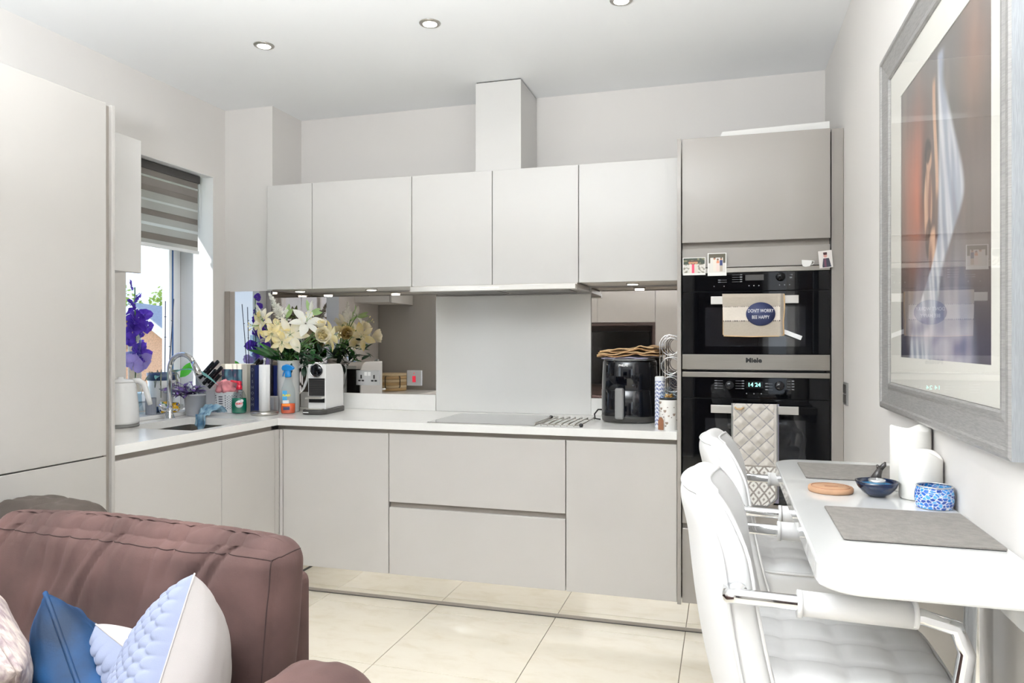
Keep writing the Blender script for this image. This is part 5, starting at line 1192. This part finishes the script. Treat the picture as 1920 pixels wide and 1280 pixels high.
def art(u, v):       # u: far edge 0 .. near edge 1, v up
    n1 = nz(u * 3, v * 2.2, 1); n2 = nz(u * 9, v * 3.5, 5); n3 = nz(u * 28, v * 5, 9)
    c = mixc(lin((118, 106, 100)), lin((92, 80, 74)), sstep(-.5, .5, n1))
    c = mixc(c, lin((138, 116, 102)), sstep(.1, .6, n2) * .5)
    c = mixc(c, lin((152, 160, 160)), sstep(.55, 1.1, v + .3 * n1) * .35)
    g = math.exp(-(((u - .22) / .15) ** 2 + ((v - .60) / .25) ** 2)) ; c = mixc(c, lin((206, 116, 80)), min(1, g * .8 + .25 * g * n2))
    g = math.exp(-(((u - .86) / .12) ** 2 + ((v - .84) / .18) ** 2)); c = mixc(c, lin((170, 128, 106)), g * .5)
    c = mixc(c, lin((46, 48, 76)), sstep(.30, .02, v) * (.75 + .3 * n2))
    dk_ = math.exp(-(((u - .34) / .06) ** 2 + ((v - .62 + .08 * n2) / .17) ** 2)); c = mixc(c, lin((66, 54, 52)), min(1, dk_ * .9))
    fl_ = lambda t_: mixc(lin((222, 178, 146)), lin((132, 92, 78)), t_)
    def blob(cx, cy, rx, ry, colr, amt=1.0):
        nonlocal c
        d = ((u - cx - .012 * n2) / rx) ** 2 + ((v - cy - .01 * n3) / ry) ** 2
        c = mixc(c, colr, amt * sstep(1.15, .55, d))
    # veil behind: pale, wide at the floor
    k = sstep(.50, .05, v) * sstep(.10 + .28 * v, .16 + .34 * v, u) * sstep(.92, .80, u + .25 * v) * .55
    c = mixc(c, mixc(lin((150, 158, 186)), lin((206, 202, 214)), sstep(-.3, .4, nz(u * 18, v * 4, 21))), k)
    blob(.385, .52, .055, .13, fl_(sstep(-.2, .4, n3)), .9); blob(.40, .40, .045, .07, lin((70, 52, 50)), .8); blob(.445, .34, .05, .10, fl_(sstep(-.1, .5, n3)), .9); blob(.40, .66, .035, .045, fl_(.3)); blob(.385, .695, .045, .045, lin((48, 40, 42)), .9)
    k = sstep(.022, .012, abs(u - .475 + .02 * math.sin(v * 9))) * sstep(.50, .56, v) * sstep(.93, .88, v); c = mixc(c, fl_(.1), k * .9)
    # white cloth: narrow at the top, swelling to the right, falling in folds to the lower left
    L_ = .50 + .02 * n1 - .36 * sstep(.42, .02, v); Rr = .545 + .22 * sstep(.95, .50, v) * sstep(.26, .50, v) + .03 * sstep(.85, .97, v) + .02 * n2
    Rr -= .10 * sstep(.30, .05, v)
    k = sstep(L_ - .012, L_ + .02, u) * sstep(Rr + .015, Rr - .03, u) * sstep(.985, .96, v)
    cl = mixc(lin((170, 176, 190)), lin((230, 230, 232)), sstep(-.35, .4, nz(u * 26 + v * 6, v * 3, 4)))
    cl = mixc(cl, lin((140, 138, 148)), sstep(.05, .5, nz(u * 15 + v * 5, v * 2, 14)) * .65)
    c = mixc(c, cl, k * .93)
    k = sstep(.10, .02, abs(v - .07 - .05 * math.sin(u * 7))) * sstep(.06, .2, u) * sstep(.9, .72, u); c = mixc(c, mixc(lin((214, 206, 212)), lin((110, 104, 138)), sstep(-.15, .4, nz(u * 7, v * 14, 31) * .6)), k * .7)
    return tuple(max(0, q * (1 + .10 * n3)) for q in c)
MB().grid(170, 170, lambda u, v: Vector((.4668, AY1 - (AY1 - AY0) * u, AZ0 + (AZ1 - AZ0) * v)), art).build('print', 'painted_print', pf, w=True)
bx('glazing', 'picture_glass', (.4622, .4632, GY0, GY1, GZ0, GZ1), pf); bx('backing_board', 'mid_grey', (.4675, .4735, GY0, GY1, GZ0, GZ1), pf)

# ================================================================== SOFA
SO = (-1.035, 1.46, 0); SRZ = R(-2.6)
so = thing('sofa', 'brown suede sofa with its back cushion towards the kitchen', 'sofa', SO, SRZ)
def soft_box(c, half, r, bulge=(0, 0, 0), disp=None, cuts=40):
    t = bmesh.new(); bmesh.ops.create_cube(t, size=2); bmesh.ops.subdivide_edges(t, edges=t.edges, cuts=cuts, use_grid_fill=True)
    for v in t.verts: v.co = soft_pt(v.co, c, half, r, bulge, disp)
    for f in t.faces: f.smooth = True
    return MB()._merge(t)
def soft_pt(u, c, half, r, bulge, disp):
    u = Vector(u); p = Vector([u[i] * half[i] for i in range(3)]); q = Vector([max(-half[i] + r, min(half[i] - r, p[i])) for i in range(3)]); d = p - q
    if d.length > 1e-7: p = q + d.normalized() * r
    for i in range(3):
        j, k = (i + 1) % 3, (i + 2) % 3; s_ = p[i] / half[i]; p[i] += bulge[i] * s_ * max(0, 1 - u[j] ** 2) * max(0, 1 - u[k] ** 2) if abs(s_) > .2 else 0
    if disp: p += disp(u, p)
    return p + Vector(c)
rs = random.Random(21)
CRE = [(-.98 + .105 * k + rs.uniform(-.03, .03), rs.choice((.006, .009, .013)), rs.uniform(.15, .5)) for k in range(17)]
def wrk(u, p):
    dy = 0; dz = 0
    if u.y < -.2:
        top = (1 - u.z) / 2
        for x0, a, ln in CRE:
            xx = u.x - x0 + top * .38 + .05 * math.sin(top * 5 + x0 * 9); f = max(0, 1 - top / (ln * 1.7)) ** .8
            dy += a * f * (math.exp(-(xx / .016) ** 2) + .5 * math.exp(-((xx - .02) / .035) ** 2))
        dy += .010 * nz(u.x * 3, u.z * 2, 3)
    if u.z > .7:
        for x0, a, ln in CRE: xx = u.x - x0 - (u.y + 1) * .1; dz -= a * .5 * math.exp(-(xx / .02) ** 2) * (1 - abs(u.y))
        dz += .008 * nz(u.x * 2, 1, 1)
    return Vector((-.022 * (1 - u.z) * (u.x > 0) * u.x, dy, dz))
BC_ = (-.435, .065, .61); BH = (.49, .065, .225)
bcush = soft_box(BC_, BH, .06, (0.012, .03, .02), wrk, 110).build('back_cushion', 'suede', so)
def seam(path, par, m='suede'): return MB().tube([soft_pt(u, BC_, BH, .06, (.012, .03, .02), wrk) + Vector((0, -.0004, .0006)) for u in path], .0014, 6).build('seam', 'suede_seam', par)
mat('suede_seam', (60, 43, 40), .95)
seam([(-.97 + 1.93 * k / 80, -1, .86) for k in range(81)], bcush); seam([(.95, -1, .86 - 1.7 * k / 40) for k in range(41)], bcush); seam([(.95 + .01 * k, -1 + .04 * k, .86 + .015 * k) for k in range(5)] + [(1, -.8 + 1.6 * k / 10, .92) for k in range(11)], bcush)
MB().box(-.975, -.004, .135, .215, .09, .72, .03, 4).build('back_frame', 'suede', so)
def w2(u, p): return Vector((0, .008 * nz(u.x * 3, u.z * 3, 7) if u.y < 0 else 0, .010 * nz(u.x * 4, u.y * 3, 2) - .008 * math.exp(-((u.x - .2 - .3 * u.y) / .06) ** 2) if u.z > .5 else 0))
soft_box((-1.03, .285, .565), (.19, .10, .235), .07, (.01, .02, .015), w2, 24).build('headrest', 'suede_grey', so, label='greyer corner headrest')
soft_box((.248, -.475, .395), (.118, .43, .25), .085, (.012, .0, .01), lambda u, p: Vector((0, 0, .006 * nz(u.x * 3, u.y * 5, 4))), 34).build('armrest', 'suede', so)
MB().box(-1.14, .36, -.82, .18, .06, .22, .02, 3).build('seat_base', 'suede', so)
for x0, x1 in ((-1.13, -.51), (-.505, .125)): soft_box(((x0 + x1) / 2, -.42, .285), ((x1 - x0) / 2, .41, .065), .05, (0, 0, .015), None, 16).build('seat_cushion', 'suede', so)
for x in (-1.06, .28):
    for y in (-.75, .12): MB().lathe([(.028, .0012), (.034, .06), (.034, .065)], (x, y, 0), 16).build('foot', 'walnut', so)
# ---- scatter cushions
def hexh(x, y, s_):
    best = 9
    qx = x / s_; qy = y / (s_ * .866); r0 = math.floor(qy)
    for rr in (r0, r0 + 1):
        off = .5 * (rr % 2)
        for cc in (math.floor(qx - off), math.floor(qx - off) + 1):
            d = math.hypot(x - (cc + off) * s_, y - rr * s_ * .866); best = min(best, d)
    return max(0, 1 - (best / (s_ * .60)) ** 2.6)
def cushion(label, apex, e, e2, edge, thick, mats, hexa=False, wr=0.0, name='scatter_cushion', group='scatter cushions on the sofa'):
    e = Vector(e).normalized(); e2 = Vector(e2); e2 = (e2 - e * e2.dot(e)).normalized(); n = e.cross(e2).normalized(); h = edge / 2
    c = Vector(apex) + (e + e2) * h
    t = thing(name, label, 'cushion', c, group=group)
    def P(a, b_, sd, extra=0):
        pin = .06
        x = a * h * (1 - pin * (1 - b_ * b_)); y = b_ * h * (1 - pin * (1 - a * a))
        k = (max(0, 1 - a * a) * max(0, 1 - b_ * b_)) ** .42
        z = (thick if not isinstance(thick, tuple) else thick[sd > 0]) * k
        if hexa and sd == -1: z += .011 * hexh(x, y, .0265) * min(1, k * 3)
        if wr: z += wr * nz(a * 3 + sd * 3, b_ * 7, 4 + apex[0] * 9) * min(1, k * 2) - wr * .8 * max(0, math.sin(b_ * 26 + a * 6)) * (abs(a) ** 3) * min(1, k * 2)
        return c + e * x + e2 * y + n * (sd * z)
    N_ = 170 if hexa else 56
    MB().grid(N_, N_, lambda u, v: P(-1 + 2 * u, -1 + 2 * v, -1)).build('front_cover', mats[0], t, w=True)
    MB().grid(56, 56, lambda u, v: P(-1 + 2 * u, -1 + 2 * v, 1)).build('back_cover', mats[1], t, w=True)
    ring = [P(-1 + 2 * k / 16, -1, 1) for k in range(16)] + [P(1, -1 + 2 * k / 16, 1) for k in range(16)] + [P(1 - 2 * k / 16, 1, 1) for k in range(16)] + [P(-1, 1 - 2 * k / 16, 1) for k in range(16)]
    MB().tube(ring, .0055 if not hexa else .002, 8, closed=True).build('piping', mats[0] if not hexa else mats[1], t, w=True)
    return t
cushion('teal blue velvet cushion standing on its corner on the sofa', (-1.434, 1.247, .756), (.69, -.27, -.67), (-.448, .573, -.69), .38, .10, ('teal_velvet', 'teal_velvet'), wr=.012)
cushion('pale blue quilted honeycomb cushion with plain cream back, nearest the sofa arm', (-1.049, 1.255, .831), (.10, -.57, -.81), (-.608, .526, -.595), .40, (.085, .145), ('honeycomb_cloth', 'plain_cloth'), hexa=True, wr=.004)
cushion('pale honeycomb cushion lying behind, between teal and upright honeycomb ones', (-1.327, 1.278, .688), (.93, -.12, -.34), (.05, .45, -.89), .26, .085, ('honeycomb_cloth', 'plain_cloth'), hexa=True)
cushion('cream textured cushion at the left edge, in front of teal one', (-1.318, 1.09, .668), (-.80, .20, .56), (-.45, .35, -.82), .34, .07, ('cream_knit', 'cream_knit'), wr=.006)

# ================================================================== LAMPS
def downlight(label, x, y):
    t = thing('ceiling_downlight', label, 'downlight', (x, y, ZC), group='recessed ceiling downlights')
    MB().lathe([(.030, -.006), (.034, -.0075), (.044, -.004), (.046, -.0005), (.030, -.0005), (.030, -.006)], (x, y, ZC), 36, cap=False).build('trim_ring', 'steel', t, w=True)
    MB().lathe([(.001, -.0045), (.029, -.0045), (.0295, -.001), (.001, -.001)], (x, y, ZC), 28).build('lens', 'glow', t, w=True)
    light('downlight_lamp', 'AREA', (x, y, ZC - .012), (0, 0, 0), DOWNLIGHT, (1, .965, .91), shape='DISK', size=.055, spread=R(150))
for lab, x, y in (('left recessed downlight in the ceiling near the window', -2.01, 2.855), ('middle recessed downlight in the ceiling over the worktop', -1.197, 2.853), ('recessed downlight cut by the top of the frame', -.393, 2.872),
                  ('left downlight of the middle ceiling row', -2.01, 1.35), ('centre downlight of the middle ceiling row', -1.2, 1.35), ('right downlight of the middle ceiling row', -.39, 1.35),
                  ('left downlight of the rear ceiling row', -2.01, -.3), ('centre downlight of the rear ceiling row', -1.2, -.3), ('right downlight of the rear ceiling row', -.39, -.3)): downlight(lab, x, y)

# ================================================================== MEDIA WALL behind the photographer (seen in the mirrors)
mu = thing('media_unit', 'grey gloss media wall unit with walnut television recess, seen mirrored', 'media unit', (-1.3, -2.0, 0))
bx('recess_panel', 'walnut', (-2.4, -.88, YR + .004, YR + .03, .5, 1.56), mu); bx('side_board', 'walnut', (-.915, -.88, YR + .03, -1.9, .5, 1.56), mu); bx('top_board', 'walnut', (-2.4, -.915, YR + .03, -1.9, 1.52, 1.56), mu)
for i in range(2): bx('upper_door', 'media_grey', (-2.4 + i * .76, -1.642 + i * .76, -1.9, -1.88, 1.563, 2.15), mu, .0015)
bx('upper_carcass', 'carcass', (-2.4, -.88, YR + .004, -1.9, 1.565, 2.148), mu); bx('lower_carcass', 'carcass', (-2.4, -.88, YR + .004, -1.9, .002, .497), mu)
for i in range(2): bx('lower_door', 'media_grey', (-2.4 + i * .76, -1.642 + i * .76, -1.9, -1.88, .05, .495), mu, .0015)
bx('tall_door', 'media_grey', (-.876, -.35, -1.9, -1.88, .05, 2.15), mu, .0015); bx('tall_carcass', 'carcass', (-.876, -.35, YR + .004, -1.9, .002, 2.148), mu)
tvt = thing('television', 'flat black television in the walnut recess, seen mirrored', 'television', (-1.57, -2.08, .72))
bx('screen', 'tv_screen', (-2.19, -.965, -2.06, -2.045, .735, 1.44), tvt, .002); bx('housing', 'black_plastic', (-2.2, -.955, -2.09, -2.06, .725, 1.45), tvt, .003); bx('wall_bracket', 'black_plastic', (-1.7, -1.45, YR + .031, -2.09, .95, 1.2), tvt)

dr = bpy.data.objects.new('added_door_1', None); col.objects.link(dr); dr['kind'] = 'structure'; WM[dr.name] = Matrix()  # unseen dark door, added so the oven glass has something dark to reflect
bx('leaf', 'walnut', (-.30, .36, YR + .002, YR + .04, .004, 2.03), dr, .002); bx('frame', 'walnut', (-.345, -.302, YR + .002, YR + .05, .002, 2.075), dr); bx('frame', 'walnut', (.362, .405, YR + .002, YR + .05, .002, 2.075), dr); bx('frame', 'walnut', (-.302, .362, YR + .002, YR + .05, 2.032, 2.075), dr)
MB().tube([(.30, YR + .04, 1.02), (.30, YR + .085, 1.02), (.20, YR + .085, 1.02)], .009, 8).build('door_handle', 'steel', dr)
